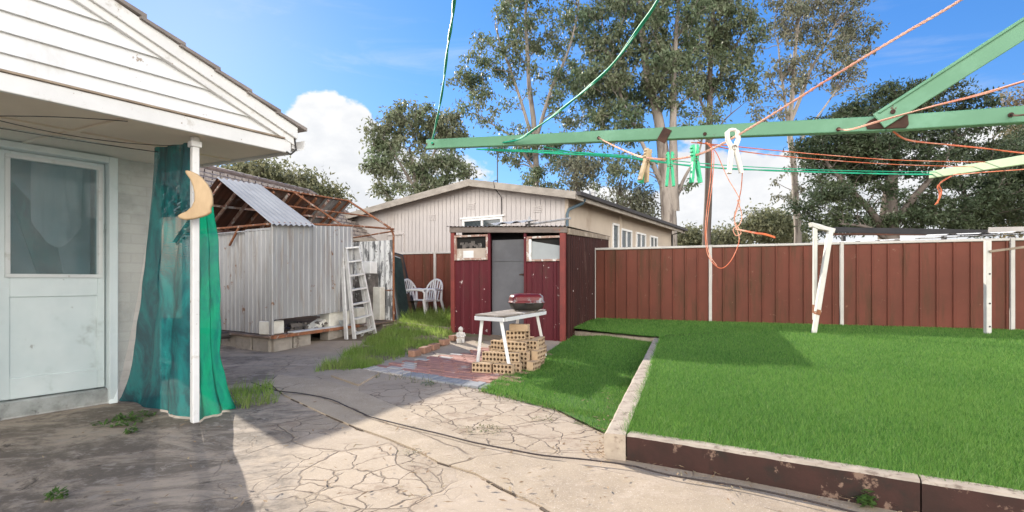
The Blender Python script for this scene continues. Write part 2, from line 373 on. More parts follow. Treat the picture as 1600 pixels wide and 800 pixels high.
def foliage(name, c1, c2, scale=.5, trans=.35, rough=.55):
    m = N(name); b = m.bsdf
    b.inputs['Roughness'].default_value = rough; b.inputs['Specular IOR Level'].default_value = .35
    g = m.node('ShaderNodeNewGeometry')
    c = m.mix(m.ramp(m.noise(scale, 3, .6), .35, .65), c1, c2)
    c = m.mix(m.math('MULTIPLY', g.outputs['Random Per Island'], .5), c, tuple(x * .55 for x in c1))
    m.col(c)
    tr = m.node('ShaderNodeBsdfTranslucent'); m.link(c, tr.inputs['Color'])
    mx = m.node('ShaderNodeMixShader'); mx.inputs[0].default_value = trans
    m.link(b.outputs[0], mx.inputs[1]); m.link(tr.outputs[0], mx.inputs[2]); m.link(mx.outputs[0], m.out.inputs[0])
    return m.mat
def lawnmat():
    m = N('lawn_grass'); b = m.bsdf; b.inputs['Roughness'].default_value = .6; b.inputs['Specular IOR Level'].default_value = .3
    g = m.node('ShaderNodeNewGeometry'); r = g.outputs['Random Per Island']
    c = m.mix(m.ramp(m.noise(.9, 4, .6), .35, .65), (.125, .275, .045), (.095, .235, .038))
    c = m.mix(m.ramp(r, .60, .95), c, (.20, .32, .075)); c = m.mix(m.ramp(r, .40, .05), c, (.035, .12, .016))
    m.col(c); tr = m.node('ShaderNodeBsdfTranslucent'); m.link(c, tr.inputs['Color'])
    mx = m.node('ShaderNodeMixShader'); mx.inputs[0].default_value = .35
    m.link(b.outputs[0], mx.inputs[1]); m.link(tr.outputs[0], mx.inputs[2]); m.link(mx.outputs[0], m.out.inputs[0]); return m.mat
MT['lawn'] = lawnmat()
MT['lawnbase'] = mat('lawn_thatch', (.060, .150, .020), (.048, .125, .017), 20, .9, .4, 80)
MT['wildgrass'] = foliage('wild_grass', (.21, .34, .06), (.29, .36, .10), 2, .45)
MT['weed'] = foliage('weed_leaf', (.075, .15, .03), (.11, .19, .05), 9, .35)
MT['drygrass'] = foliage('dry_weed', (.22, .19, .08), (.13, .15, .05), 5, .3)
MT['euc'] = foliage('gum_leaves', (.145, .19, .10), (.215, .22, .135), .55, .33)
MT['euc2'] = foliage('olive_gum_leaves', (.13, .185, .095), (.20, .215, .125), .5, .33)
MT['euc3'] = foliage('dull_gum_leaves', (.165, .18, .12), (.23, .22, .145), .5, .33)
MT['dense'] = foliage('dark_evergreen_foliage', (.055, .083, .040), (.095, .12, .058), .6, .25)
MT['tanleaf'] = foliage('tan_foliage', (.26, .20, .11), (.20, .18, .09), .6, .3)
MT['farleaf'] = foliage('far_foliage', (.16, .175, .09), (.23, .22, .12), .35, .3)
MT['bark'] = mat('pale_gum_bark', (.36, .315, .27), (.23, .195, .165), 1.6, .85, .5, 8, stretch=(1, 1, .25), c3=(.135, .11, .095), s3=1.5, st3=(2, 2, .3), t3=(.52, .66), bdist=.03)
MT['barkdark'] = mat('dark_gum_bark', (.17, .14, .12), (.10, .083, .07), 1.8, .9, .5, 8, stretch=(1, 1, .25), c3=(.26, .22, .19), s3=1.5, st3=(2, 2, .3), t3=(.55, .68), bdist=.03)

def cloth(name, c1, c2, opac, trans, wavescale=0):
    m = N(name); b = m.bsdf; b.inputs['Roughness'].default_value = .8; b.inputs['Specular IOR Level'].default_value = .2
    c = m.mix(m.ramp(m.noise(2.6, 7, .7, stretch=(1.5, 1.5, .7), dist=.7), .38, .62), c1, c2); m.col(c)
    if opac > .5: m.bump(m.noise(11, 7, .75, stretch=(1.6, 1.6, .6), dist=1.2), .9, .02)
    tl = m.node('ShaderNodeBsdfTranslucent'); m.link(c, tl.inputs['Color'])
    a = m.node('ShaderNodeMixShader'); a.inputs[0].default_value = trans
    m.link(b.outputs[0], a.inputs[1]); m.link(tl.outputs[0], a.inputs[2])
    tp = m.node('ShaderNodeBsdfTransparent')
    mx = m.node('ShaderNodeMixShader')
    op = m.math('ADD', opac - .08, m.math('MULTIPLY', m.noise(1.7, 4, .6, stretch=(2.2, 2.2, .7)), .16))
    if wavescale:
        w = m.node('ShaderNodeTexWave'); w.inputs['Scale'].default_value = wavescale; w.inputs['Distortion'].default_value = 9
        w.inputs['Detail'].default_value = 2; w.inputs['Detail Scale'].default_value = .6; w.bands_direction = 'Z'
        m.link(m.coord((1, 1, 1)), w.inputs['Vector'])
        sx = m.node('ShaderNodeSeparateXYZ'); m.link(m.tc.outputs['Object'], sx.inputs[0])
        up = m.math('MULTIPLY', m.ramp(sx.outputs[2], .9, 1.4), m.ramp(m.noise(1.5, 3, .5, stretch=(2.5, 2.5, .5)), .44, .56))
        op = m.math('SUBTRACT', op, m.math('MULTIPLY', m.math('MULTIPLY', w.outputs['Fac'], up), .50))
    m.link(op, mx.inputs[0]); m.link(tp.outputs[0], mx.inputs[1]); m.link(a.outputs[0], mx.inputs[2])
    m.link(mx.outputs[0], m.out.inputs[0])
    return m.mat
MT['mesh_pale'] = cloth('pale_shade_mesh', (.34, .42, .42), (.22, .33, .34), .25, .3)
MT['mesh_teal'] = cloth('teal_shade_mesh', (.010, .19, .185), (.012, .07, .085), .90, .35, 34)
MT['mesh_green'] = cloth('green_shade_mesh', (.004, .225, .125), (.008, .135, .11), .92, .5)

def clear_glass():
    m = N('door_pane_glass'); m.bsdf.inputs['Base Color'].default_value = (.02, .03, .035, 1); m.bsdf.inputs['Roughness'].default_value = .03
    tp = m.node('ShaderNodeBsdfTransparent'); tp.inputs['Color'].default_value = (.85, .93, .95, 1)
    mx = m.node('ShaderNodeMixShader'); mx.inputs[0].default_value = .22
    m.link(tp.outputs[0], mx.inputs[1]); m.link(m.bsdf.outputs[0], mx.inputs[2]); m.link(mx.outputs[0], m.out.inputs[0]); return m.mat
MT['clearglass'] = clear_glass()
MT['drape'] = mat('grey_inner_drape', (.42, .44, .45), (.33, .35, .36), 3, .9)
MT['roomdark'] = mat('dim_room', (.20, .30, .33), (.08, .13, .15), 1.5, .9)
# ================================================================= ground
def sheet(name, xs, ys, fn, m, kind='structure'):
    mb = MB(); w = len(xs)
    mb.add([(x, y, fn(x, y)) for y in ys for x in xs],
           [(j * w + i, j * w + i + 1, (j + 1) * w + i + 1, (j + 1) * w + i) for j in range(len(ys) - 1) for i in range(w - 1)])
    return build(name, mb, m, kind=kind, smooth_ang=180)
def rng_(a, b, n): return [a + (b - a) * i / n for i in range(n + 1)]
xs = [-500, -200, -80, -40] + rng_(-20, 20, 20) + [40, 80, 200, 500]
ys = [-200, -60, -20] + rng_(-8, 16, 48) + [20, 30, 50, 100, 250, 700]
sheet('ground', xs, ys, lambda x, y: gz(x, y) - .012, MT['soil'])
sheet('concrete_yard', rng_(-9, 7, 64), rng_(-4, 9.0, 60),
      lambda x, y: gz(x, y) - .004 + .012 * (mnoise.noise(V((x * .9, y * .9, 3))) ) - (.02 if y > 8.4 else 0), MT['concrete'])

def poly_sheet(name, pts, m, th=.006, kind='structure'):
    mb = MB(); n = len(pts)
    mb.add([V(p) + V((0, 0, th)) for p in pts] + [V(p) - V((0, 0, .03)) for p in pts],
           [tuple(range(n))] + [(i, i + n, (i + 1) % n + n, (i + 1) % n) for i in range(n)])
    return build(name, mb, m, kind=kind)
def ccw(pts):
    a = sum(pts[i][0] * pts[(i + 1) % len(pts)][1] - pts[(i + 1) % len(pts)][0] * pts[i][1] for i in range(len(pts)))
    return pts if a > 0 else pts[::-1]
# smooth trowelled path that runs across the broken slab
pr = [(516, 596), (580, 620), (651, 648), (700, 671), (737, 689), (790, 703), (850, 714), (1000, 748), (1200, 796)]
pl = [(437, 586), (421, 598), (445, 618), (505, 645), (560, 668), (610, 684), (650, 705), (690, 722), (740, 742), (786, 764), (840, 790), (900, 830)]
path_pts = ccw([G(*p) for p in pr] + [V((1.9, 1.65, 0)), V((.6, 1.35, 0))] + [G(*p) for p in pl[::-1]])
path_pts = [V((p[0] + random.uniform(-.02, .02), p[1] + random.uniform(-.02, .02), gz(p[0], p[1]))) for p in path_pts]
cen = sum(path_pts, V((0, 0, 0))) / len(path_pts)
mb = MB()
for i in range(len(path_pts)):
    a, b = path_pts[i], path_pts[(i + 1) % len(path_pts)]
    if a.y < 1.9 and b.y < 1.9: continue
    L_ = (b - a).length; n_ = max(1, int(L_ / .09))
    for q in range(n_):
        if random.random() < .35: continue
        o = V((random.uniform(-.006, .006), random.uniform(-.006, .006), -.004)); mb.bar(a.lerp(b, q / n_) + o, a.lerp(b, (q + 1) / n_) + o, random.uniform(.008, .020), .014)
build('path_joint', mb, mat('dirt_in_joint', (.12, .09, .065), (.07, .052, .04), 14, .95), kind='structure')
poly_sheet('path', path_pts, MT['path'], .006)
poly_sheet('footpath_slab', ccw([V((*G(x, y)[:2], .0)) for x, y in ((517, 588), (560, 577), (592, 585), (560, 603))]), MT['path'], .014)

# kerbs
A0 = V((.545, 3.03, 0)); A1 = V((2.10, 7.60, 0))
kd = (A1 - A0).normalized(); kn = V((kd.y, -kd.x, 0))
mb = MB()
nseg = 14
for i in range(nseg):
    pass
def kerb_mesh(a, b, nrm, w, z0, z1, n, jit, face_mi=0):
    mb = MB(); a, b = V(a), V(b)
    rows = []
    for i in range(n + 1):
        t = i / n; p = a.lerp(b, t); z = lerp(z0, z1, t)
        j = lambda: random.uniform(-jit, jit)
        rows.append([p + V((0, 0, -.05)), p + nrm * j() + V((0, 0, z - .012 + j())), p + nrm * (.014 + j()) + V((0, 0, z + j())),
                     p + nrm * (w + j()) + V((0, 0, z + j())), p + nrm * w + V((0, 0, -.05))])
    vs = [q for r in rows for q in r]; k = 5
    for i in range(n):
        for j in range(4):
            mb.mi = (1 if i > .62 * n + random.uniform(-1, 1) else 0) if face_mi == 2 else (face_mi if j == 0 else 0)
            mb.add([rows[i][j], rows[i + 1][j], rows[i + 1][j + 1], rows[i][j + 1]], [(0, 1, 2, 3)])
    mb.mi = face_mi if face_mi == 1 else 0
    mb.add(rows[0], [(4, 3, 2, 1, 0)]); mb.add(rows[-1], [(0, 1, 2, 3, 4)])
    return mb
build('concrete_kerb', kerb_mesh(A0, A1, kn, .125, .148, .190, 40, .003), [MT['kerbtop'], MT['kerbpaint']],
      label='pale bare concrete kerb running from the cable corner back between the two lawns', cat='kerb', group='kerbs around the raised lawn')
B0 = V((.672, 3.0, 0)); bd = V((.858, -.513, 0)).normalized(); B1 = B0 + bd * 1.36; B2 = B1 + bd * 3.4
bn = V((-bd.y, bd.x, 0))
build('concrete_kerb', kerb_mesh(B0, B1 - bd * .003, bn, .085, .148, .150, 24, .0018, 1), [MT['kerbtop'], MT['kerbpaint']],
      label='low kerb with flaking maroon face, the piece that meets the pale kerb corner', cat='kerb', group='kerbs around the raised lawn')
build('concrete_kerb', kerb_mesh(B1 + bd * .003, B2, bn, .085, .150, .155, 40, .0018, 1), [MT['kerbtop'], MT['kerbpaint']],
      label='low kerb with flaking maroon face, the piece beyond the joint with the weed', cat='kerb', group='kerbs around the raised lawn')
Cb = V((.99, 9.0, 0))
kb = (Cb - (A1 + V((.05, .1, 0)))).normalized()
build('concrete_kerb', kerb_mesh(A1 + V((.03, .06, 0)), Cb, V((-kb.y, kb.x, 0)) * -1, .07, .185, .17, 12, .004), [MT['kerbtop'], MT['kerbpaint']],
      label='short grass hidden kerb joining the pale kerb end to the maroon shed side', cat='kerb', group='kerbs around the raised lawn')

# fence line
def FP(t, z=0, off=0):
    d = V((4.27, -1.75, 0)); n = V((-1.75, -4.27, 0)).normalized()
    p = V((3.94, 10.17, 0)) + d * t + n * off; return V((p.x, p.y, z))
def FT(px):
    k = (px - 800) / F
    return (k * 10.17 - 3.94) / (4.27 + 1.75 * k)

# lawns
def lawn_z(x, y):
    d = (V((x, y, 0)) - B0).dot(bn); return .135 + .10 * smooth(0, 6.5, d)
lq = [V((.69, 3.08, 0)), B2 + bn * .08, FP(-1.75, 0, .05), V((2.2, 7.62, 0))]
quads_up = [
    [A0 + kn * .115 + kd * .06, B1 + bn * .07, FP(FT(1330), 0, .03), A1 + kn * .11],
    [B1 + bn * .07, B2 + bn * .07, FP(1.75, 0, .03), FP(FT(1330), 0, .03)],
    [A1 + V((.0, .02, 0)), FP(FT(1330), 0, .03), FP(FT(1110), 0, .03), V((1.5, 8.28, 0))],
    [V((1.5, 8.28, 0)), FP(FT(1110), 0, .03), FP(FT(935), 0, .03), Cb + V((-.02, -.02, 0))],
]
def bil(q, u, v): return q[0].lerp(q[1], u).lerp(q[3].lerp(q[2], u), v)
mb = MB()
for q in quads_up:
    mb.grid(lambda u, v: (lambda p: V((p.x, p.y, lawn_z(p.x, p.y))))(bil(q, u, v)), 10, 10)
build('lawn', mb, MT['lawnbase'], kind='structure', smooth_ang=180)
def lowz(x, y):
    d = (V((x, y, 0)) - V((.885, 8.35, 0))).dot(V((.947, -.32, 0)))
    return .008 + gz(x, y) + .095 * smooth(0, .7, d) * smooth(5.4, 7.8, y)
low_pts = [G(755, 606), G(850, 629), G(952, 652)] 
low_q = [
    [G(757, 607), G(850, 631), V((1.33, 5.3, 0)), V((.05, 6.1, 0))],
    [G(850, 631), A0 + kd * .42 - kn * .01, V((1.33, 5.3, 0)) + kd * .0, V((1.33, 5.3, 0))],
    [V((.05, 6.1, 0)), V((1.33, 5.3, 0)), A1 - kn * .01, V((.80, 8.25, 0))],
    [V((.80, 8.25, 0)), A1 - kn * .01, A1 + V((.0, .06, 0)), Cb + V((-.05, -.06, 0))],
]
mb = MB()
for q in low_q:
    mb.grid(lambda u, v: (lambda p: V((p.x, p.y, lowz(p.x, p.y))))(bil(q, u, v)), 6, 6)
build('lower_lawn', mb, MT['lawnbase'], kind='structure', smooth_ang=180)

def blades(name, quads, zfn, dens, h, w, mat, lean=.5, hvar=.35, clump=0, clumpscale=2.0):
    """one mesh of triangular grass blades; dens(y) blades per m2"""
    out = []
    for q in quads:
        P4 = np.array([[p.x, p.y] for p in q])
        e1 = P4[1] - P4[0]; e2 = P4[3] - P4[0]; e3 = P4[2] - P4[1]; e4 = P4[2] - P4[3]
        area = .5 * abs(e1[0] * e2[1] - e1[1] * e2[0]) + .5 * abs(e3[0] * e4[1] - e3[1] * e4[0])
        dmax = max(dens(p[1]) for p in P4); n = int(area * dmax)
        u = rng.random(n); v = rng.random(n)
        p = (P4[0] * (1 - u)[:, None] + P4[1] * u[:, None]) * (1 - v)[:, None] + (P4[3] * (1 - u)[:, None] + P4[2] * u[:, None]) * v[:, None]
        keep = rng.random(n) < np.array([dens(y) for y in p[:, 1]]) / dmax
        if clump:
            c = np.array([mnoise.noise(V((a * clumpscale, b * clumpscale, 1.7))) for a, b in p])
            keep &= (c + rng.normal(0, .12, n)) > clump - .5
        out.append(p[keep])
    p = np.concatenate(out); n = len(p)
    z = np.array([zfn(a, b) for a, b in p])
    ang = rng.random(n) * 2 * np.pi; hh = h * (1 + rng.normal(0, hvar, n)).clip(.3, 2)
    dist = np.hypot(p[:, 0], p[:, 1]); ww = w * np.maximum(1, dist / 4.5)
    dx, dy = np.cos(ang) * ww / 2, np.sin(ang) * ww / 2
    la = rng.random(n) * 2 * np.pi; ll = rng.random(n) * lean * hh
    tip = np.stack([p[:, 0] + np.cos(la) * ll, p[:, 1] + np.sin(la) * ll, z + hh], 1)
    a = np.stack([p[:, 0] - dx, p[:, 1] - dy, z - .01], 1); b = np.stack([p[:, 0] + dx, p[:, 1] + dy, z - .01], 1)
    vs = np.stack([a, b, tip], 1).reshape(-1, 3)
    o = npmesh(name, vs, 3, mat); tag(o, kind='stuff'); return o
def lawn_d(y): return 24000 if y < 3.6 else 24000 * (3.6 / y) ** 1.7
# keep blades to what the lens and a step aside can see
vis_up = [quads_up[0], [B1 + bn * .07, B1 + bd * 1.0 + bn * .07, FP(1.1, 0, .03), FP(FT(1330), 0, .03)], quads_up[2], quads_up[3]]
blades('lawn_grass', vis_up, lawn_z, lawn_d, .023, .0036, MT['lawn'], 1.3)
def edge_q(a, b, n, w0, w1): return [a + n * w0, b + n * w0, b + n * w1, a + n * w1]
blades('lawn_edge_grass', [edge_q(B0, B1, bn, .06, .10), edge_q(B1, B1 + bd * .8, bn, .06, .10), edge_q(A0, A1, kn, .10, .14), edge_q(A0 + kd * .3, A1, kn, -.05, .01)],
       lambda x, y: lawn_z(x, y) + .004 if (V((x, y, 0)) - A0).dot(kn) > .05 else lowz(x, y), lambda y: 7000, .036, .0038, MT['lawn'], 1.6, .5)
blades('lower_lawn_grass', low_q + [[G(748, 611), G(850, 636.5), G(850, 629), G(757, 605)], [G(850, 636.5), G(951, 660), G(951, 650), G(850, 629)]], lowz, lambda y: 14000 if y < 5 else 14000 * (5 / y) ** 1.6, .024, .0042, MT['lawn'], 1.3)

def gq(pts): return [V((*G(x, y)[:2], 0)) for x, y in pts]
strip = [gq([(490, 582), (575, 577), (640, 555), (560, 542)]), gq([(560, 544), (640, 556), (708, 538), (640, 514)]), gq([(640, 515), (706, 538), (706, 520), (690, 512)])]
mb = MB()
for q in strip: mb.grid(lambda u, v: (lambda p: V((p.x, p.y, gz(p.x, p.y) + .012 - (.03 if u in (0, 1) or v == 0 else 0))))(bil(q, u, v)), 5, 5)
build('soil_strip', mb, MT['soil'], kind='structure')
blades('strip_grass', strip, lambda x, y: gz(x, y), lambda y: 3000, .085, .0060, MT['wildgrass'], .9, .45, .36, 2.2)
backq = [[V((-2.2, 10.35, 0)), V((-1.0, 9.6, 0)), V((-.9, 12.0, 0)), V((-2.6, 12.7, 0))]]
blades('back_grass', backq, lambda x, y: gz(x, y), lambda y: 1300, .16, .009, MT['wildgrass'], .9, .4)
tuftq = [[V((-2.20, 4.12, 0)), V((-2.02, 4.42, 0)), V((-2.38, 5.05, 0)), V((-2.72, 4.85, 0))]]
blades('porch_edge_grass', tuftq, lambda x, y: 0, lambda y: 2600, .085, .006, MT['wildgrass'], .9, .4, .42, 3)
edgeq = [gq([(590, 583), (755, 609), (755, 615), (580, 590)]), gq([(757, 610), (950, 655), (948, 664), (750, 618)])]
blades('crack_grass', edgeq, lambda x, y: 0, lambda y: 350, .05, .006, MT['drygrass'], 1.2, .5, .5, 4)

# ------------------------------------------------------------- brick paving
pu = V((.81, -.586, 0)).normalized(); pv = V((.35, .937, 0))
po = V((*G(566, 578)[:2], 0))
tones = [mat('pink_paver', (.44, .225, .175), (.35, .175, .14), 9, .9, .4, 60, c3=(.47, .36, .31), s3=4),
         mat('brown_paver', (.38, .20, .15), (.30, .155, .12), 9, .9, .4, 60, c3=(.44, .36, .31), s3=4),
         mat('grey_paver', (.30, .30, .30), (.22, .225, .235), 9, .9, .4, 60),
         mat('pale_paver', (.48, .44, .40), (.38, .345, .31), 9, .9, .4, 60)]
mb = MB()
bl, bw, g_ = .225, .110, .008
i = 0
def paver(u, v, lu, lv, tone):
    c = po + pu * (u + lu / 2) + pv * (v + lv / 2)
    z = gz(c.x, c.y) + .010 + random.uniform(-.004, .005)
    r = random.uniform(-.02, .02); a = pu * math.cos(r) + V((-pu.y, pu.x, 0)) * math.sin(r)
    b = pv
    mb.mi = tone
    mb.box(c + V((0, 0, z - .03)), a * (lu / 2 - .004), b * (lv / 2 - .004), V((0, 0, .036)))
k = 0
for c in range(17):                       # soldier course on the near edge
    paver(c * bw, 0, bw, bl, 3 if c < 6 else 2)
for r in range(22):
    v = bl + r * bw
    umax = 1.92 - .012 * r
    u0 = (r % 2) * bl / 2 + .11 * r * .30
    while u0 + bl < umax + .2:
        cpt = po + pu * (u0 + bl / 2) + pv * (v + bw / 2)
        if random.random() > .03: paver(u0, v, bl, bw, random.choice((0, 0, 0, 1, 1, 0)) if not (u0 < .45 and random.random() < .45) else 3)
        u0 += bl
build('brick_paving', mb, tones, kind='structure', bevel=.006)
# edging brick row beside the paving
mb0 = MB(); mb0.box((0, 0, .04), (.112, 0, 0), (0, .05, 0), (0, 0, .045))
eb = None
ep = [G(648, 556), G(664, 551), G(678, 547), G(694, 542), G(709, 537.5)]
for q in range(len(ep)):
    p = V((*ep[q][:2], 0)); d = (V((*ep[min(q + 1, 4)][:2], 0)) - V((*ep[max(q - 1, 0)][:2], 0))).normalized()
    if eb is None:
        eb = build('edging_brick', mb0, MT['pinkbrick'], label='reddish edging brick in the row between the long grass and the paving', cat='brick', group='edging bricks beside the grass', bevel=.008)
        o = eb
    else: o = dup(eb)
    o.location = (p.x, p.y, gz(p.x, p.y)); o.rotation_euler = (0, random.uniform(-.05, .05), math.atan2(d.y, d.x))
mb = MB(); a = G(622, 503.5, .17); b = G(699, 516, .14)
mb.bar(V((-2.25, 10.1, .20)), V((-1.12, 9.25, .16)), .08, .07)
build('timber_edge', mb, MT['sleeper'], label='thin weathered timber edge crossing the grass behind the maroon shed corner', cat='edging', bevel=.006)

# ================================================================ the fence
posts_t = [-1.95, FT(680), -.94, -.505, 0, FT(1315), FT(1581), FT(1581) + .52, FT(1581) + 1.04]
fence = thing('metal_fence', 'long brown ribbed metal fence with cream posts and capping behind the lawn', 'fence', FP(0, .2))
for i in range(len(posts_t) - 1):
    a, b = posts_t[i], posts_t[i + 1]
    la, lb = FP(a), FP(b); e = (lb - la).normalized() * .032
    mb = MB()
    mb.corr(FP(a, .15) + e, FP(b, .15) - e, V((0, 0, 1.57)), .232, .022, V((-1.75, -4.27, 0)), 'seam')
    build('fence_panel', mb, MT['fence'], fence)
    mb = MB(); mb.bar(FP(a, 1.724) + e, FP(b, 1.724) - e, .062, .045)
    build('cap_rail', mb, MT['fencecap'], fence, bevel=.006)
for t in posts_t[:-1]:
    mb = MB(); mb.bar(FP(t, .02, .0), FP(t, 1.752, .0), .078, .058, up=V((4.27, -1.75, 0)))
    build('fence_post', mb, MT['fencecap'], fence, bevel=.006)

# bent steel frame leaning at the fence
fr = thing('steel_bracket_frame', 'white rusting steel frame with a leaning leg standing on the lawn by the fence', 'frame', (4.67, 7.9, .2))
fp = lambda x, y, Y: P(x, y, Y)
mb = MB(); mb.bar(fp(1273.5, 353, 8.05), fp(1273, 500, 8.05), .052, .052, up=(0, 1, 0)); build('upright', mb, MT['cream_steel'], fr, bevel=.004)
mb = MB(); mb.bar(fp(1297, 362, 7.98), fp(1277, 487, 7.93), .075, .06, up=(0, 1, 0)); build('leaning_leg', mb, MT['cream_steel'], fr, bevel=.004)
mb = MB(); mb.bar(fp(1277, 488, 7.93), fp(1271.5, 522, 7.90), .062, .05, up=(0, 1, 0)); build('leg_foot', mb, MT['cream_steel'], fr, bevel=.004)
mb = MB(); mb.bar(fp(1273.5, 476, 8.04), fp(1273.3, 489, 8.04), .058, .058, up=(0, 1, 0)); mb.bar(fp(1279, 484, 7.925), fp(1276.6, 492, 7.925), .07, .055, up=(0, 1, 0)); build('rust_band', mb, MT['rust'], fr)
mb = MB()
pl_ = [fp(1268, 347, 8.02), fp(1281, 350, 8.0), fp(1293, 354, 7.97), fp(1306, 357, 7.95), fp(1304, 364, 7.95), fp(1292, 360, 7.97), fp(1280, 358, 8.0), fp(1270, 354, 8.02)]
mb.prism(pl_, V((.02, .13, 0))); build('top_plate', mb, MT['cream_steel'], fr, bevel=.004)

# drilled steel post with a rail
sp = thing('drilled_steel_post', 'white steel post with bolt holes standing on the lawn before the last fence post', 'post', P(1543, 523, 7.8))
mb = MB(); mb.bar(P(1543, 376, 7.8), P(1543, 526, 7.8), .078, .06, up=(0, 1, 0)); build('shaft', mb, MT['cream_steel'], sp, bevel=.005)
for y in (428, 474, 510):
    mb = MB(); c = P(1543.5, y, 7.8) + V((0, -.031, 0))
    mb.tube([c + V((0, .004, 0)), c + V((0, -.006, 0))], .014, 10); build('bolt_hole', mb, MT['gutterdark'], sp)
mb = MB(); mb.bar(P(1546, 393, 7.76), P(1640, 381, 7.4), .03, .035); build('side_rail', mb, MT['sleeper'], sp, bevel=.003)
# ======================================================= house with the porch
H0 = V((-2.82, 2.82, 0)); hd = V((.58, .8147, 0)); he = V((-.905, .425, 0)); hn = V((.8147, -.58, 0))
def H(s, b, z): return H0 + hd * s + he * b + V((0, 0, z))
house = thing('weatherboard_house', 'white weatherboard gabled house with a low porch, door and terracotta tiled verge', 'house', H(.5, 1.5, 0))
SC = 1.72; SL = -5.0; SA = (SC + SL) / 2; FZ = 2.095
def bz(s): return 2.165 + .40 * (1.75 - s) if s > SA else 2.165 + .40 * (1.75 - (2 * SA - s))
# cladding: overlapping boards clipped by the verge line
mb = MB(); h = .118; z = FZ + .10
while z < bz(SA) - .02:
    s1 = 1.75 - (z - 2.165) / .40 + .02; s0 = 2 * SA - s1
    zt = z + h; s1t = 1.75 - (zt - 2.165) / .40 + .02; s0t = 2 * SA - s1t
    if s1t < s0t: break
    lo, hi = -.034, -.014
    mb.add([H(s0, 0, z) + hn * (lo + .026), H(s1, 0, z) + hn * (lo + .026), H(s1t, 0, zt + .01) + hn * lo * .9, H(s0t, 0, zt + .01) + hn * lo * .9,
            H(s0, 0, z) + hn * lo, H(s1, 0, z) + hn * lo], [(0, 1, 2, 3), (0, 4, 5, 1)])
    z += h
build('gable_cladding', mb, MT['board_paint'], house)
mb = MB(); mb.prism([H(SL, 0, FZ + .02) - hn * .05, H(SC, 0, FZ + .02) - hn * .05, H(SA, 0, bz(SA) + .05) - hn * .05], -hn * .03); build('gable_backing', mb, MT['dark'], house)
mb = MB(); mb.bar(H(SL, 0, FZ + .052) - hn * .012, H(SC, 0, FZ + .052) - hn * .012, .03, .104); build('fascia', mb, MT['white_paint'], house, bevel=.004)
mb = MB(); mb.bar(H(SL, 0, FZ + .112) + hn * .002, H(SC - .06, 0, FZ + .112) + hn * .002, .03, .012); build('flashing_strip', mb, MT['sleeper'], house)
for sgn in (1, -1):
    f = (lambda s: s) if sgn > 0 else (lambda s: 2 * SA - s)
    mb = MB(); a, b = SA, SC + .04
    def vb(o1, o2, zz0, zz1, ex=0):
        mbx = MB()
        mbx.prism([H(f(a), 0, bz(a) + zz0) + hn * o1, H(f(b + ex), 0, bz(b + ex) + zz0) + hn * o1, H(f(b + ex), 0, bz(b + ex) + zz1) + hn * o1, H(f(a), 0, bz(a) + zz1) + hn * o1], hn * (o2 - o1)); return mbx
    build('barge_board', vb(-.03, .012, 0, .115), MT['white_paint'], house, bevel=.003)
    build('barge_trim', vb(.014, .034, .055, .15), MT['white_paint'], house, bevel=.003)
    # roof: tile courses
    mb = MB(); n = 15; ln = (b + .06 - a) / n
    for i in range(n):
        sa, sb = b + .06 - i * ln, b + .06 - (i + 1) * ln - .03
        for j in range(24):
            b0, b1 = -.06 + j * .33, -.06 + (j + 1) * .33 - .006
            dz = random.uniform(-.003, .004)
            za, zb = bz(sa) + .182 + dz, bz(sb) + .158 + dz
            o = hn * .0
            mb.hexa([H(f(sa), b0, za - .028), H(f(sa), b1, za - .028), H(f(sb), b1, zb - .02), H(f(sb), b0, zb - .02),
                     H(f(sa), b0, za), H(f(sa), b1, za), H(f(sb), b1, zb), H(f(sb), b0, zb)])
    build('roof', mb, MT['rooftile'], house)
# soffit, side eave
mb = MB(); mb.prism([H(SL, .03, 2.112), H(SC - .015, .03, 2.112), H(SC - .015, 7.8, 2.112), H(SL, 7.8, 2.112)], (0, 0, .01)); sof = build('soffit', mb, MT['soffit'], house)
mb = MB()
for bb in (.55, 1.1): pass
mb.bar(H(-3, .72, 2.106), H(SC - .02, .72, 2.106), .05, .012); mb.bar(H(.62, .05, 2.104), H(.62, 1.4, 2.104), .04, .012); build('cover_strip', mb, MT['soffit'], sof)
mb = MB()
mb.bar(H(SC, .0, FZ + .05) - hn * .028, H(SC, 7.8, FZ + .05), .02, .11); build('eave_fascia', mb, MT['white_paint'], house)
mb = MB()
gp = [H(SC + .015, 0, 0), H(SC + .015, 7.8, 0)]
pf = [(0, .0), (.0, -.085), (.05, -.095), (.105, -.075), (.115, .0), (.105, .0), (.095, -.065), (.05, -.082), (.012, -.075), (.012, 0)]
mb.prism([gp[0] + hd * x + V((0, 0, 2.225 + z_)) for x, z_ in pf], gp[1] - gp[0]); build('gutter', mb, MT['white_paint'], house)
mb = MB(); mb.tube([H(SC + .02, -.012, 2.24), H(SC + .03, -.02, 2.13), H(SC - .02, -.02, 2.08), H(SC - .05, -.012, 2.10)], .008, 6); build('gutter_bracket', mb, MT['wire'], house)
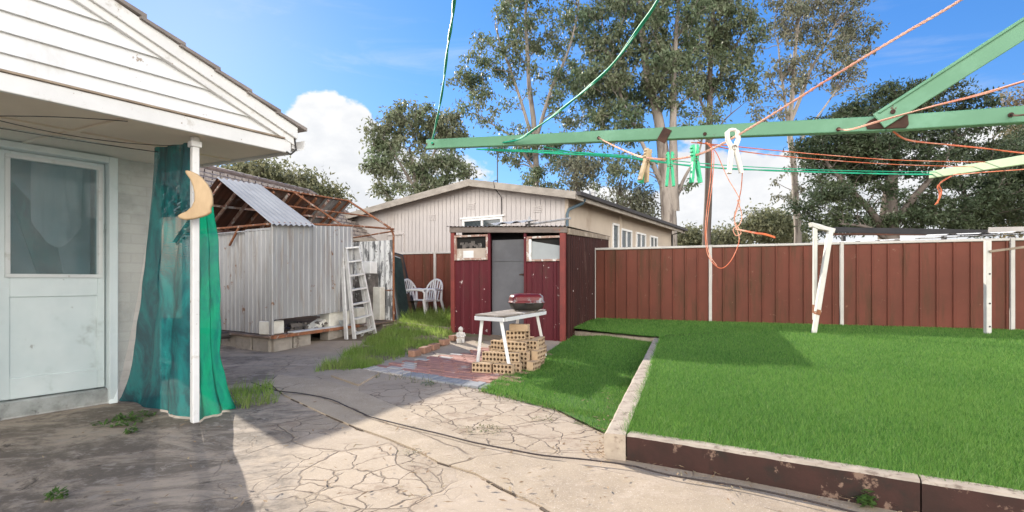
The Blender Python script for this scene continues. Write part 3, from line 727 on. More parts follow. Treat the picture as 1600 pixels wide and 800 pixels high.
# walls
WB = 1.463; WS = 1.57
wall = MB()
D0, D1 = .36, 1.215
wall.prism([H(SL + .2, WB, -.02), H(D0, WB, -.02), H(D0, WB, 2.11), H(SL + .2, WB, 2.11)], he * .22)
wall.prism([H(D1, WB, -.02), H(WS, WB, -.02), H(WS, WB, 2.11), H(D1, WB, 2.11)], he * .22)
wall.prism([H(WS, WB + .22, -.02), H(WS, 7.6, -.02), H(WS, 7.6, 2.11), H(WS, WB + .22, 2.11)], -hd * .22)
wall.prism([H(SL + .2, WB + .22, -.02), H(SL + .2, 7.6, -.02), H(SL + .2, 7.6, 2.11), H(SL + .2, WB + .22, 2.11)], hd * .22)
wall.prism([H(SL + .43, 7.4, -.02), H(WS - .23, 7.4, -.02), H(WS - .23, 7.4, 2.11), H(SL + .43, 7.4, 2.11)], he * .2)
build('wall', wall, MT['brickwall'], house)
# door frame, door
dr = MB()
for s in (D0 + .03, D1 - .03): dr.bar(H(s, WB - .015, .0), H(s, WB - .015, 2.098), .12, .06, up=hd)
dr.bar(H(D0 + .062, WB - .015, 2.072), H(D1 - .062, WB - .015, 2.072), .12, .05)
build('door_frame', dr, MT['door'], house, bevel=.004)
door = MB(); s0, s1 = D0 + .065, D1 - .065
def fbox(mbx, sa, sb, za, zb, ba, bb): mbx.prism([H(sa, bb, za), H(sb, bb, za), H(sb, bb, zb), H(sa, bb, zb)], he * (ba - bb))
gl0, gl1, gz0, gz1 = .56, 1.10, 1.10, 1.985
fbox(door, s0, gl0, .14, 2.04, WB + .055, WB + .01); fbox(door, gl1, s1, .14, 2.04, WB + .055, WB + .01)
fbox(door, gl0, gl1, gz1, 2.04, WB + .055, WB + .01)
fbox(door, gl0, gl1, .92, gz0, WB + .055, WB + .01); fbox(door, gl0, gl1, .14, .30, WB + .055, WB + .01)
dro = build('door', door, MT['door'], house, bevel=.004)
mb = MB(); fbox(mb, gl0 - .005, gl1 + .005, gz0 - .005, gz1 + .005, WB + .028, WB + .024); build('door_glass', mb, MT['clearglass'], dro)
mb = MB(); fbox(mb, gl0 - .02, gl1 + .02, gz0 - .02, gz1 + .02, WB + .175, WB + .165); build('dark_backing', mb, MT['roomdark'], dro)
mb = MB(); fbox(mb, gl0 - .004, gl1 + .004, .296, .924, WB + .05, WB + .025); build('door_panel', mb, MT['door'], dro)
mb = MB()
for sa, sb, za, zb in ((gl0 - .03, gl1 + .03, gz1, gz1 + .03), (gl0 - .03, gl1 + .03, gz0 - .03, gz0), (gl0 - .03, gl0, gz0 + .001, gz1 - .001), (gl1, gl1 + .03, gz0 + .001, gz1 - .001)): fbox(mb, sa, sb, za, zb, WB + .012, WB - .006)
build('glazing_bead', mb, MT['white_paint'], dro, bevel=.003)
mb = MB()   # drape seen behind the pane
mb.grid(lambda u, v: H(lerp(gl0 + .15, gl1 - .07, u), WB + .085 + .012 * math.sin(u * 26 + v * 3), lerp(gz0 + .42, gz1, v) - .20 * (1 - v) * math.sin(u * math.pi)), 14, 6)
build('inner_drape', mb, MT['drape'], dro, smooth_ang=180)
mb = MB(); mb.prism([H(gl0 + .2, WB + .12, gz0), H(gl0 + .36, WB + .12, gz0), H(gl0 + .30, WB + .12, gz0 + .40), H(gl0 + .02, WB + .12, gz1 - .12), H(gl0 + .02, WB + .12, gz1 - .2)], he * .01); build('inner_cloth', mb, MT['mesh_teal'], dro)
mb = MB(); fbox(mb, D0, D1, -.01, .13, WB + .1, WB - .03); build('threshold', mb, MT['plinth'], house, bevel=.012)
# porch post
mb = MB(); mb.bar(H(1.09, .17, 0), H(1.09, .17, 2.11), .048, .048, up=hd); mb.bar(H(1.09, .17, 2.03), H(1.09, .17, 2.075), .072, .072, up=hd); build('porch_post', mb, MT['white_paint'], house, bevel=.005)

# eave cable
def sag(a, b, d, n=12): return [V(a).lerp(V(b), i / n) - V((0, 0, d * 4 * (i / n) * (1 - i / n))) for i in range(n + 1)]
mb = MB(); mb.tube(sag(H(-1.6, .25, 2.02), H(1.03, .50, 2.02), .05), .0035, 6); mb.tube(sag(H(.1, .32, 2.0), H(1.07, .35, 2.06), .035), .003, 6)
mb.tube([H(-.10, .2, 2.09), H(.0, .3, 2.02), H(.1, .35, 1.96), H(.14, .5, 1.97), H(.18, 1.0, 2.05), H(.3, 1.4, 2.04)], .006, 6)
mb.tube(sag(H(.02, .30, 2.0), H(.62, .06, 2.09), -.012), .003, 6)
build('eave_cable', mb, MT['wire'], label='black cables sagging under the porch soffit above the door', cat='cable', loc=H(0, .3, 2))

# shade mesh sheets
def fold(u, v, amp, f, ph=0): return amp * (.6 * math.sin(u * f + ph + 1.3 * v) + .4 * mnoise.noise(V((u * f * .5, v * 2.5, ph))))
mb = MB()
def ps(u, v):  # v 0 bottom, 1 top
    s = lerp(-1.7, lerp(1.17, 1.04, v), u)
    b = lerp(WB - .07, lerp(.20, .50, u), v ** .8)
    z = lerp(.02, 1.99 + .03 * u, v) - .03 * math.sin(u * math.pi) * v
    return H(s, b, z) + hn * fold(u, v, .02 * (1 - .4 * v), 24)
mb.grid(ps, 70, 24); build('shade_mesh', mb, MT['mesh_pale'], label='pale translucent shade mesh hung from the eave across the porch door', cat='shade mesh', group='shade mesh sheets on the porch', loc=H(0, 1, 0), smooth_ang=180)
mb = MB()
def pd(u, v):  # u: post -> wall
    b = lerp(.20, lerp(1.42, .60, v ** .7), u); s = lerp(1.085, lerp(1.25, 1.06, v), u)
    if v < .12: s += (.12 - v) * .3 * (1 - u)
    return H(s, b, lerp(.012, 2.07, v)) + hd * (fold(u, v, .045 * (1 - .55 * v), 17, .4) + .025 * mnoise.noise(V((u * 6 + v * 4, v * 8, 1))) * (1 - v * .5)) + he * fold(v, u, .02, 9, 2) * u
mb.grid(pd, 60, 50); build('shade_mesh', mb, MT['mesh_teal'], label='dense teal shade mesh bunched inside the white porch post down to the ground', cat='shade mesh', group='shade mesh sheets on the porch', loc=H(1.1, .5, 0), smooth_ang=180)
mb = MB()
def pg(u, v):
    s = lerp(1.115, 1.27 + .10 * (1 - v) + .12 * max(0, 1 - v / .28) ** 1.5 - .05 * max(0, v - .8) / .2, u); b = lerp(.19, lerp(.34, .20, v), u)
    return H(s, b, lerp(.01, 1.70, v)) - he * (fold(u, v, .045 * (1 - .5 * v), 13, 1.1) + .022 * mnoise.noise(V((u * 5 + v * 3, v * 9, 4))))
mb.grid(pg, 36, 50); build('shade_mesh', mb, MT['mesh_green'], label='bright green shade mesh hanging outside the white porch post below the moon', cat='shade mesh', group='shade mesh sheets on the porch', loc=H(1.3, .3, 0), smooth_ang=180)
# crescent moon
mo = [(290, 266), (298, 267), (307, 271), (315, 278), (322, 287), (327, 297), (329, 308), (329, 319), (326, 324), (327, 331), (320, 336), (312, 339), (303, 342), (291, 344), (283, 342), (279, 338), (284, 334), (292, 330), (299, 323), (303, 313), (303, 302), (301, 291), (297, 280), (291, 271)]
c = P(304, 305, 3.66); rt = V((.97, .24, 0)).normalized()
pts = [c + rt * ((x - 304) / F * 3.66) + V((0, 0, -(y - 305) / F * 3.66)) for x, y in mo]
mb = MB(); mb.prism(pts[::-1], V((-.24, .97, 0)) * .035)
build('crescent_moon', mb, MT['wood'], label='carved pale wooden crescent moon fixed to the white porch post', cat='ornament', loc=c, bevel=.011, seg=3, smooth_ang=40)

# ================================================= corrugated lean-to shed
SC0, SD, SLd = V((-3.51, 7.5, 0)), V((1.15, 2.7, 0)), V((-.93, .55, 0))
def S(k, t, z): return SC0 + SD * k + SLd * t + V((0, 0, z))
sdn = V((2.7, -1.15, 0)).normalized()
sh = thing('corrugated_shed', 'grey corrugated iron shed on concrete blocks with an open rusty roof frame', 'shed', S(.5, .6, 0))
def ksx(px):
    q = (px - 800) / F; return (-3.51 - 7.5 * q) / (2.7 * q - 1.15)
kf = ksx(550)
def top(k): return 1.87 + .22 * k
for k0, k1, zb0, zb1, zt, off in ((0, ksx(490), .47, .49, 0, 0), (ksx(488), kf, .49, .53, .0, .012)):
    mb = MB(); a, b = S(k0, 0, zb0), S(k1, 0, zb1)
    mb.corr(a + sdn * off, b + sdn * off, V((0, 0, top(k0) - zb0)), .105, .011, sdn, 'rib', V((0, 0, top(k1) - zb1))); build('wall_sheet', mb, MT['galv'], sh)
gn = V((-.55, -.93, 0)).normalized()
for t0, t1, off in ((.0, .62, 0), (.60, 1.3, -.05), (1.28, 2.3, -.05)):
    mb = MB(); mb.corr(S(0, t1, .255) + gn * off, S(0, t0, .255) + gn * off, V((0, 0, 1.55 if off else 1.57)), .105, .011, gn, 'rib'); build('wall_sheet', mb, MT['galv'], sh)
mb = MB(); mb.corr(S(1, 2.3, .255), S(1, 0.02, .255), V((0, 0, 1.60)), .15, .014, gn, 'sine'); build('wall_sheet', mb, MT['peel'], sh, label='peeling white painted end sheet')
mb = MB(); mb.corr(S(0, 2.3, .255), S(1, 2.3, .255), V((0, 0, 1.50)), .105, .011, sdn, 'rib'); build('wall_sheet', mb, MT['galv'], sh)
# tubes
def tb(pts, r=.019, m='rust', nm='frame_tube'):
    mb = MB(); mb.tube(pts, r, 8); return build(nm, mb, MT[m], sh, smooth_ang=60)
RT = 1.2
def R(k): return S(k, RT, 2.64 + .10 * k)
def E(k): return S(k, 0, top(k) + .02)
def B_(k): return S(k, 2.45, 1.70 + .1 * k)
tb([S(1, 0, .22), S(1, 0, 1.95), S(1, .04, 2.04), S(1, .09, 2.10), R(1)], .022)
tb([E(0), E(.585)]); tb([E(.6), S(1, 0, top(1) - .02)]); tb([R(-.02), R(1.02)], .017)
tb([S(1, .0, top(1) - .06), S(1, 2.3, 1.85)], .016); tb([S(0, 0, .25), S(0, 0, 1.9)], .020, 'galv'); tb([S(0, 0, 1.88), S(0, 2.4, 1.88)], .018); tb([S(0, .02, 1.80), S(0, 2.4, 1.80)], .012, 'galv')
tb([S(0, .75, 1.89), S(0, 1.0, 1.6)], .018)
for k in (.0, .5, 1.0):
    tb([R(k) - V((0, 0, .03)), B_(k) - V((0, 0, .03))], .018, 'rust' if k else 'oldframe')
    if k == .5: tb([R(k), E(k)], .018)
tb([S(0, .62, 2.27), S(1, .58, 2.36)], .015)
tb([S(1, 0, .85), S(1, .55, .85)], .014)
# rafters below rear sheets
for k in [i * .115 - .0 for i in range(1, 9)]:
    mb = MB(); mb.bar(R(k) - V((0, 0, .055)), B_(k) - V((0, 0, .055)), .035, .045); build('rafter', mb, MT['oldframe' if random.random() < .4 else 'rust'], sh)
for q in (.35, .75):
    mb = MB(); mb.bar(R(-.02).lerp(B_(-.02), q) - V((0, 0, .02)), R(1.03).lerp(B_(1.03), q) - V((0, 0, .02)), .04, .035); build('batten', mb, MT['oldframe'], sh)
rn = V((.3, 0, .95))
for k0, k1, m in ((-.03, .52, 'rust_dark'), (.50, .80, 'rust_dark'), (.78, 1.05, 'galv')):
    mb = MB(); a, b = B_(k0), B_(k1)
    mb.corr(a, b, R(k0) + V((0, 0, .02)) - a, .105, .011, rn, 'sine', R(k1) + V((0, 0, .02)) - b); build('roof_sheet', mb, MT[m], sh, smooth_ang=50)
mb = MB(); a, b = E(-.03) + sdn * .10 - V((0, 0, .03)), E(.255) + sdn * .10 - V((0, 0, .03))
ra, rb_ = R(-.03) + V((0, 0, .035)), R(.25) + V((0, 0, .035))
mb.corr(a, b, ra - a, .105, .014, V((.3, -.3, .9)), 'sine', rb_ - b); build('roof_sheet', mb, MT['galv_bright'], sh, smooth_ang=50)
# base: block courses and floor
random.seed(3)
def blockrow(f, n, gaps, zt):
    for i in range(n):
        if i in gaps: continue
        a, b = f(i / n + .004), f((i + 1) / n - .004); z0 = gz(a.x, a.y) - .03
        d = (b - a).normalized(); nn = V((d.y, -d.x, 0))
        a = V((a.x, a.y, z0)); b = V((b.x, b.y, z0))
        o = nn * random.uniform(-.012, .012)
        mbx = [a + o, b + o, b + o - nn * .19, a + o - nn * .19]
        mb = MB(); mb.hexa([mbx[0], mbx[1], mbx[2], mbx[3]] + [V((p.x, p.y, zt)) for p in mbx]); build('foundation_block', mb, MT['block'], sh, bevel=.008)
blockrow(lambda q: S(q, -.03, 0), 8, (2, 6), .205)
blockrow(lambda q: S(-.015, 2.3 - 2.28 * q, 0), 6, (), .205)
mb = MB(); mb.prism([S(-.03, -.05, .205), S(1.02, -.05, .215), S(1.02, 2.35, .215), S(-.03, 2.35, .205)], (0, 0, .035)); build('floor_slab', mb, MT['slab'], sh, bevel=.006)
mb = MB(); mb.bar(S(-.02, -.07, .225), S(.62, -.06, .24), .05, .05); build('sill_timber', mb, MT['rust'], sh)
mb = MB(); mb.tube([S(-.10, 1.0, .20), S(-.02, .93, .20)], .055, 12); build('drain_pipe', mb, MT['gutterdark'], sh)

# junk on the shed floor
random.seed(11)
def junk(name, k, t, z, sx, sy, sz, m, label, cat, rz=0, tilt=0, group=None):
    mb = MB(); c = S(k, t, z + sz / 2)
    rot = Matrix.Rotation(rz, 3, 'Z') @ Matrix.Rotation(tilt, 3, 'X')
    d = SD.normalized(); e = V((-d.y, d.x, 0))
    mb.box(c, rot @ (d * sx / 2), rot @ (e * sy / 2), rot @ V((0, 0, sz / 2)))
    return build(name, mb, m, label=label, cat=cat, loc=S(k, t, z), bevel=.012, group=group)
junk('foam_block', .04, .16, .245, .30, .2, .20, MT['foam'], 'dirty white foam block under the shed sheets at the near corner', 'foam block', .05)
junk('foam_block', .335, .14, .25, .42, .16, .10, MT['foam'], 'thin dirty foam slab lying tilted in the gap below the shed sheets', 'foam block', .25, .3)
junk('foam_block', .49, .14, .25, .50, .22, .27, MT['foam'], 'large cream foam block in the gap beside the aluminium ladder', 'foam block', .0)
junk('foam_block', .68, .12, .255, .26, .2, .30, MT['foam'], 'cream foam block standing behind the lower ladder steps', 'foam block', .1)
junk('plank', .33, -.02, .245, 1.35, .13, .03, MT['alu'], 'grey flat plank lying along the shed floor edge under the sheets', 'plank', .03)
mb = MB()
for i in range(60):
    k_, t_ = random.uniform(.16, .46), random.uniform(.05, .35); r_ = random.uniform(.02, .06)
    c = S(k_, t_, .25 + random.uniform(0, .10)); rot = Matrix.Rotation(random.uniform(0, 6), 3, 'Z') @ Matrix.Rotation(random.uniform(0, 3), 3, 'X')
    mb.box(c, rot @ V((r_, 0, 0)), rot @ V((0, r_ * .7, 0)), rot @ V((0, 0, r_ * .4)))
build('rubble', mb, MT['rubble'], kind='stuff', loc=S(.3, .2, .25))
bag = MB(); bag.grid(lambda u, v: S(lerp(.455, .50, u), -.05 - .03 * v, lerp(.19, .37, v)) + sdn * .03 * math.sin(u * 7 + v * 5), 8, 8)
build('plastic_scrap', bag, MT['greyboard'], label='crumpled grey plastic scrap hanging over the shed floor edge by the ladder', cat='scrap', loc=S(.47, 0, .2), smooth_ang=180)
junk('storage_box', .95, .30, .26, .16, .28, .66, MT['foam'], 'tall cream panel box standing by the rusty corner post', 'box', .0)
junk('storage_box', .92, .50, .26, .3, .36, .92, MT['rubble'], 'dark brown carton standing under the small white box', 'box', .0)
junk('storage_box', .92, .46, 1.182, .22, .30, .24, MT['plastic'], 'small white box on top of the dark carton in the shed', 'box', .0)
mb = MB(); random.seed(5)
for i in range(40):
    c = S(random.uniform(.62, .72), random.uniform(.25, .5), .27 + abs(random.gauss(0, .35))); r_ = random.uniform(.04, .10)
    if c.z > 1.15: continue
    rot = Matrix.Rotation(random.uniform(0, 6), 3, 'Z') @ Matrix.Rotation(random.uniform(-1, 1), 3, 'X')
    mb.box(c, rot @ V((r_, 0, 0)), rot @ V((0, r_, 0)), rot @ V((0, 0, r_ * .5)))
build('debris', mb, MT['rubble'], kind='stuff', loc=S(.67, .35, .25))

# aluminium ladder leaning at the sheets
ld = thing('step_ladder', 'folded aluminium step ladder leaning on the grey corrugated shed', 'ladder', P(570, 528, 8.75))
ldp = lambda u, v, off=0: (P(lerp(554, 586, u), lerp(530, 521, u), lerp(8.62, 9.02, u))).lerp(P(lerp(540, 559, u), lerp(388, 386, u), lerp(8.90, 9.06, u)), v) - sdn * off
for o_, nm in ((0, 'front_rail'), (.10, 'rear_rail')):
    for u in (0, 1):
        mb = MB(); ad = (-.17 if u == 0 else 0) if o_ else 0
        mb.bar(ldp(u + ad, 0, o_), ldp(u + ad * .6, 1 if not o_ else .985, o_ * .6), .03, .068, up=sdn); build(nm, mb, MT['alu'], ld, bevel=.003)
for i in range(6):
    v = .055 + i * .158
    mb = MB(); mb.bar(ldp(.0, v, -.005), ldp(1, v, -.005), .085, .030); build('step', mb, MT['alu'], ld, bevel=.003)
mb = MB(); mb.bar(ldp(-.06, 1.0, .02), ldp(1.03, 1.0, .02), .14, .03); build('top_cap', mb, MT['alu'], ld, bevel=.003)
mb = MB(); mb.bar(ldp(.05, .10, .01), ldp(.55, .0, .06), .018, .012); mb.bar(ldp(.95, .10, .01), ldp(.45, .0, .06), .018, .012); build('brace', mb, MT['alu'], ld)

# boards leaning behind the shed post
for i, (x0, x1, xb, m, lab) in enumerate(((619, 622, 634, 'greenboard', 'dark green board leaning by the rusty shed post'),
                                      (618, 620, 628, 'greyboard', 'grey board at the post side of the leaning boards'),
                                      (621, 624, 640, 'brownboard', 'stained brown board among the boards leaning near the plastic chairs'),
                                      (622, 626, 646, 'beamdark', 'black edged board nearest the white plastic chairs'))):
    Yb = 10.75 + .12 * i
    a, b = P(xb, 486 + i * .5, Yb), P(x0, 402 - 2 * i, Yb + .5)
    a.z = gz(a.x, a.y)
    mb = MB(); mb.bar(a, b, .02, .30, up=V((.45, .9, 0))); build('leaning_board', mb, MT[m], label=lab, cat='board', group='boards leaning beside the shed', loc=a, bevel=.003)

# ------------------------------------------------ plastic chairs
def make_chair():
    t = thing('plastic_chair', 'white plastic chair turned side on beside the leaning boards', 'chair', (0, 0, 0), 'white plastic garden chairs')
    m = MT['plastic']
    mb = MB()
    def seat(u, v):
        x = lerp(-.22, .22, u) * (1 - .08 * v); y = lerp(-.24, .20, v); return V((x, y, .42 - .02 * v - .02 * math.sin(u * math.pi)))
    mb.grid(seat, 8, 6); mb.bar((-.22, -.24, .405), (.22, -.24, .405), .02, .04); mb.bar((-.20, .2, .385), (.2, .2, .385), .02, .04); build('seat', mb, m, t, smooth_ang=60)
    mb = MB(); arc = []
    for i in range(17):
        q = math.pi * i / 16; arc.append(V((-.245 * math.cos(q), .23 + .10 * math.sin(q), .62 + .25 * math.sin(q))))
    mb.tube(arc, .022, 8)
    for i in range(-2, 3):
        x = i * .075; zt = .62 + .25 * math.sqrt(max(0, 1 - (x / .245) ** 2)); mb.bar((x * .9, .20, .40), (x, .30, zt - .005), .034, .010, up=(0, 1, 0))
    build('backrest', mb, m, t, smooth_ang=60)
    for s in (-1, 1):
        mb = MB(); mb.tube([(s * .245, .23, .62), (s * .265, .05, .645), (s * .27, -.12, .645), (s * .262, -.22, .63), (s * .25, -.26, .57), (s * .245, -.25, .42)], [.022, .026, .028, .028, .024, .022], 8); build('armrest', mb, m, t, smooth_ang=70)
        mb = MB(); mb.tube([(s * .235, -.235, .43), (s * .262, -.30, 0)], [.034, .020], 6); build('leg', mb, m, t)
        mb = MB(); mb.tube([(s * .245, .23, .62), (s * .235, .22, .40), (s * .262, .34, 0)], [.022, .034, .020], 6); build('leg', mb, m, t)
    return t
ch = make_chair(); p = P(656, 490, 11.3); ch.location = (p.x, p.y, gz(p.x, p.y)); ch.rotation_euler = (0, 0, math.radians(70))
c2 = dup(ch); p = P(667, 489, 11.75); c2.location = (p.x, p.y, gz(p.x, p.y)); c2.rotation_euler = (0, 0, math.radians(-35)); c2['label'] = 'white plastic chair with its rounded back against the brown fence post'

# ======================================================== maroon garden shed
RA, RB = V((-1.085, 9.25, 0)), V((.885, 8.35, 0)); ru = (RB - RA).normalized(); RL = (RB - RA).length
rb = V((.32, .947, 0)).normalized(); rnm = V((ru.y, -ru.x, 0))     # toward the camera
def RP(u, w, z): return RA + ru * u + rb * w + V((0, 0, z))
def ru_px(px):
    q = (px - 800) / F; return (q * RA.y - RA.x) / (ru.x - q * ru.y)
def rz_(px, y): Y = RA.y + ru.y * ru_px(px); return CAMZ - (y - HZ) / F * Y
RD = 4.75
rs = thing('maroon_shed', 'maroon painted metal garden shed with grey door and two broken front windows', 'shed', RP(RL / 2, 2, .05))
uL0, uL1, uD0, uD1, uR1 = ru_px(711), ru_px(763), ru_px(767), ru_px(821), ru_px(879)
def ft(u): return 1.93 - .09 * u / RL
def fpanel(u0, u1, z0, z1, name='wall_sheet', m='shedred', per=.19):
    mb = MB(); mb.corr(RP(u0, 0, z0), RP(u1, 0, z0), V((0, 0, z1 - z0)), per, .018, rnm, 'rib'); return build(name, mb, MT[m], rs)
wz = rz_(740, 407)
fpanel(uL0, uL1, .02, wz); fpanel(uD1, uR1, .0, wz - .04)
mb = MB()
mb.bar(RP(.03, -.0, -.02), RP(.03, 0, ft(0)), .08, .07, up=ru); build('corner_post', mb, MT['shedpost'], rs, bevel=.004)
mb = MB(); mb.bar(RP(RL - .055, -.01, -.02), RP(RL - .055, -.01, ft(RL) - .0), .09, .085, up=ru); build('corner_post', mb, MT['shedpost'], rs, bevel=.004)
mb = MB(); mb.bar(RP(uL1 + .02, 0, .0), RP(uL1 + .02, 0, ft(uL1)), .05, .045, up=ru); build('door_jamb', mb, MT['shedred'], rs)
mb = MB(); mb.bar(RP(uD1 + .0, 0, .0), RP(uD1 + .0, 0, ft(uD1)), .05, .04, up=ru); build('door_jamb', mb, MT['shedred'], rs)
mb = MB(); mb.bar(RP(-.02, -.04, ft(0) + .03), RP(RL + .02, -.04, ft(RL) + .03), .05, .10); build('front_beam', mb, MT['shedbeam'], rs, bevel=.005)
# windows
def shed_window(u0, u1, z0, z1):
    mb = MB(); w = .035
    for a, b in (((u0 + w / 2, z0), (u0 + w / 2, z1)), ((u1 - w / 2, z0), (u1 - w / 2, z1))): mb.bar(RP(a[0], -.012, a[1]), RP(b[0], -.012, b[1]), .05, w, up=ru)
    for zz in (z0 + w / 2, z1 - w / 2): mb.bar(RP(u0 + w, -.010, zz), RP(u1 - w, -.010, zz), .05, w)
    f = build('window', mb, MT['oldframe'], rs, bevel=.003)
    mb = MB(); mb.prism([RP(u0 + .01, .02, z0 + .01), RP(u1 - .01, .02, z0 + .01), RP(u1 - .01, .02, z1 - .01), RP(u0 + .01, .02, z1 - .01)], rb * .006); build('pane', mb, MT['dark'], f)
    return f
z1w = ft(.4) - .06
f = shed_window(uL0 + .0, uL1 - .0, wz + .005, z1w)
mb = MB(); zm = rz_(740, 388); mb.prism([RP(uL0 + .03, .002, wz + .03), RP(uL1 - .03, .002, wz + .03), RP(uL1 - .03, .002, zm), RP(uL0 + .03, .002, zm)], rb * .012); bo = build('board', mb, MT['ply'], f)
mb = MB(); mb.prism([RP(uL0 + .17, -.004, wz + .05), RP(uL0 + .38, -.004, wz + .05), RP(uL0 + .38, -.004, zm - .04), RP(uL0 + .17, -.004, zm - .04)], rb * .004); build('paper_patch', mb, MT['plastic'], bo)
mb = MB(); random.seed(2)
for i in range(9):
    c = RP(uL0 + .14 + .045 * i, .012, zm + random.uniform(.02, .09)); mb.box(c, ru * random.uniform(.02, .04), rb * .006, V((0, 0, random.uniform(.02, .06))))
build('stored_junk', mb, MT['rubble'], f)
f = shed_window(uD1 + .03, uR1 - .0, wz - .035, ft(RL) - .055)
w0, w1 = uD1 + .12, uR1 - .04
mb = MB(); zz = wz - .0; mb.prism([RP(w0, .002, zz), RP(w1, .002, zz), RP(w1, .002, rz_(872, 384)), RP(w0, .002, rz_(828, 377))], rb * .012); build('board', mb, MT['greyboard'], f)
mb = MB(); mb.bar(RP(uD1 + .09, -.006, wz), RP(uD1 + .09, -.006, ft(RL) - .10), .03, .045, up=ru); build('mullion', mb, MT['plastic'], f)
# fill beside windows
for u0, u1 in ((.07, uL0), ):
    mb = MB(); mb.prism([RP(u0, .0, 0), RP(u1 + .003, .0, 0), RP(u1 + .003, .0, ft(0)), RP(u0, .0, ft(0))], rb * .01); build('wall_sheet', mb, MT['shedred'], rs)
mb = MB(); mb.prism([RP(uR1 - .002, .002, 0), RP(RL - .09, .002, 0), RP(RL - .09, .002, ft(RL)), RP(uR1 - .002, .002, ft(RL))], rb * .01); build('wall_sheet', mb, MT['shedred'], rs)
# door, recessed
mb = MB(); zd = rz_(795, 374); mb.prism([RP(uL1 + .045, .07, .04), RP(uD1 - .025, .07, .04), RP(uD1 - .025, .07, zd), RP(uL1 + .045, .07, zd)], rb * .03); dd = build('door', mb, MT['greydoor'], rs, bevel=.003)
mb = MB(); mb.bar(RP(uL1 + .05, .064, rz_(795, 407)), RP(uD1 - .03, .064, rz_(795, 407)), .012, .02); build('door_rail', mb, MT['greydoor'], dd)
mb = MB(); mb.bar(RP(uD1 - .13, .055, rz_(815, 429)), RP(uD1 - .02, .055, rz_(815, 428)), .02, .018); mb.tube([RP(uD1 - .06, .066, rz_(815, 429)), RP(uD1 - .06, .03, rz_(815, 429))], .012, 8); build('bolt', mb, MT['hoist_rust'], dd)
mb = MB(); mb.prism([RP(.06, .32, 0), RP(RL - .06, .32, 0), RP(RL - .06, .32, 1.90), RP(.06, .32, 1.95)], rb * .01); build('interior_dark_sheet', mb, MT['dark'], rs)  # near-black sheet painted as the unlit inside behind the shed openings
# sides, back
sn = V((rb.y, -rb.x, 0))
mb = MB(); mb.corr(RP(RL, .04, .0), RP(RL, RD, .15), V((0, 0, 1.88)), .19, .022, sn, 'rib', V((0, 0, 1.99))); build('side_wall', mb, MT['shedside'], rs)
mb = MB(); mb.corr(RP(0, RD, .15), RP(0, .04, .0), V((0, 0, 1.95)), .19, .022, -sn, 'rib', V((0, 0, 1.88))); build('side_wall', mb, MT['shedred'], rs)
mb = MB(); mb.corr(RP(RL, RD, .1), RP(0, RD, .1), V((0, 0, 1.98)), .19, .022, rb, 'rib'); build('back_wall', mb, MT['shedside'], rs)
mb = MB(); mb.bar(RP(RL + .012, .06, 1.855), RP(RL + .012, RD, 2.11), .05, .10); build('side_beam', mb, MT['sleeper'], rs, bevel=.005)
mb = MB(); a, b = RP(-.06, -.10, ft(0) + .085), RP(RL + .05, -.10, ft(RL) + .085)
mb.corr(a, b, rb * (RD + .2) + V((0, 0, .235)), .076, .010, V((0, 0, 1)), 'sine'); build('roof', mb, MT['shedroof'], rs, smooth_ang=60)
mb = MB(); mb.corr(RP(.75, -.13, ft(0) + .075), RP(1.5, -.12, ft(0) + .10), rb * .8 + V((0, 0, .12)), .25, .02, V((0, 0, 1)), 'sine'); build('loose_sheet', mb, MT['galv_bright'], rs, smooth_ang=60)
mb = MB(); mb.tube([RP(1.35, .3, 2.02), RP(RL + .05, .1, 2.07)], .018, 8); mb.bar(RP(1.42, .3, 1.98), RP(1.42, .3, 2.16), .04, .03, up=ru); build('roof_bar', mb, MT['galv'], rs)
# ============================================== table, barbecue, brick pile
TZ = .635
tc = [V((-.43, 5.95, 0)), V((-.09, 5.68, 0)), V((.46, 6.93, 0)), V((.09, 7.20, 0))]
tbl = thing('trestle_table', 'small weathered table with white splayed metal legs over the brick pile', 'table', (0, 6.4, 0))
def TQ(u, v, z): p = bil(tc, u, v); return V((p.x, p.y, z))
mb = MB(); mb.prism([TQ(0, 0, TZ - .0), TQ(1, 0, TZ), TQ(1, 1, TZ), TQ(0, 1, TZ)], (0, 0, .022)); build('tabletop', mb, MT['tabletop'], tbl, bevel=.004)
mb = MB()
for a, b in (((.0, 0), (1, 0)), ((1, .03), (1, .97)), ((1, 1), (0, 1)), ((0, .97), (0, .03))): mb.bar(TQ(*a, TZ - .024), TQ(*b, TZ - .024), .024, .044)
build('top_frame', mb, MT['white_paint'], tbl, bevel=.002)
for (u, v), foot in (((.16, .05), V((-.41, 6.0, 0))), ((.86, .03), V((-.015, 5.72, .0))), ((.94, .80), V((.45, 6.92, .03))), ((.1, .93), V((.02, 7.25, .02)))):
    mb = MB(); mb.bar(TQ(u, v, TZ - .046), foot, .038, .03, up=(0, 1, 0)); build('leg', mb, MT['white_paint'], tbl, bevel=.003)
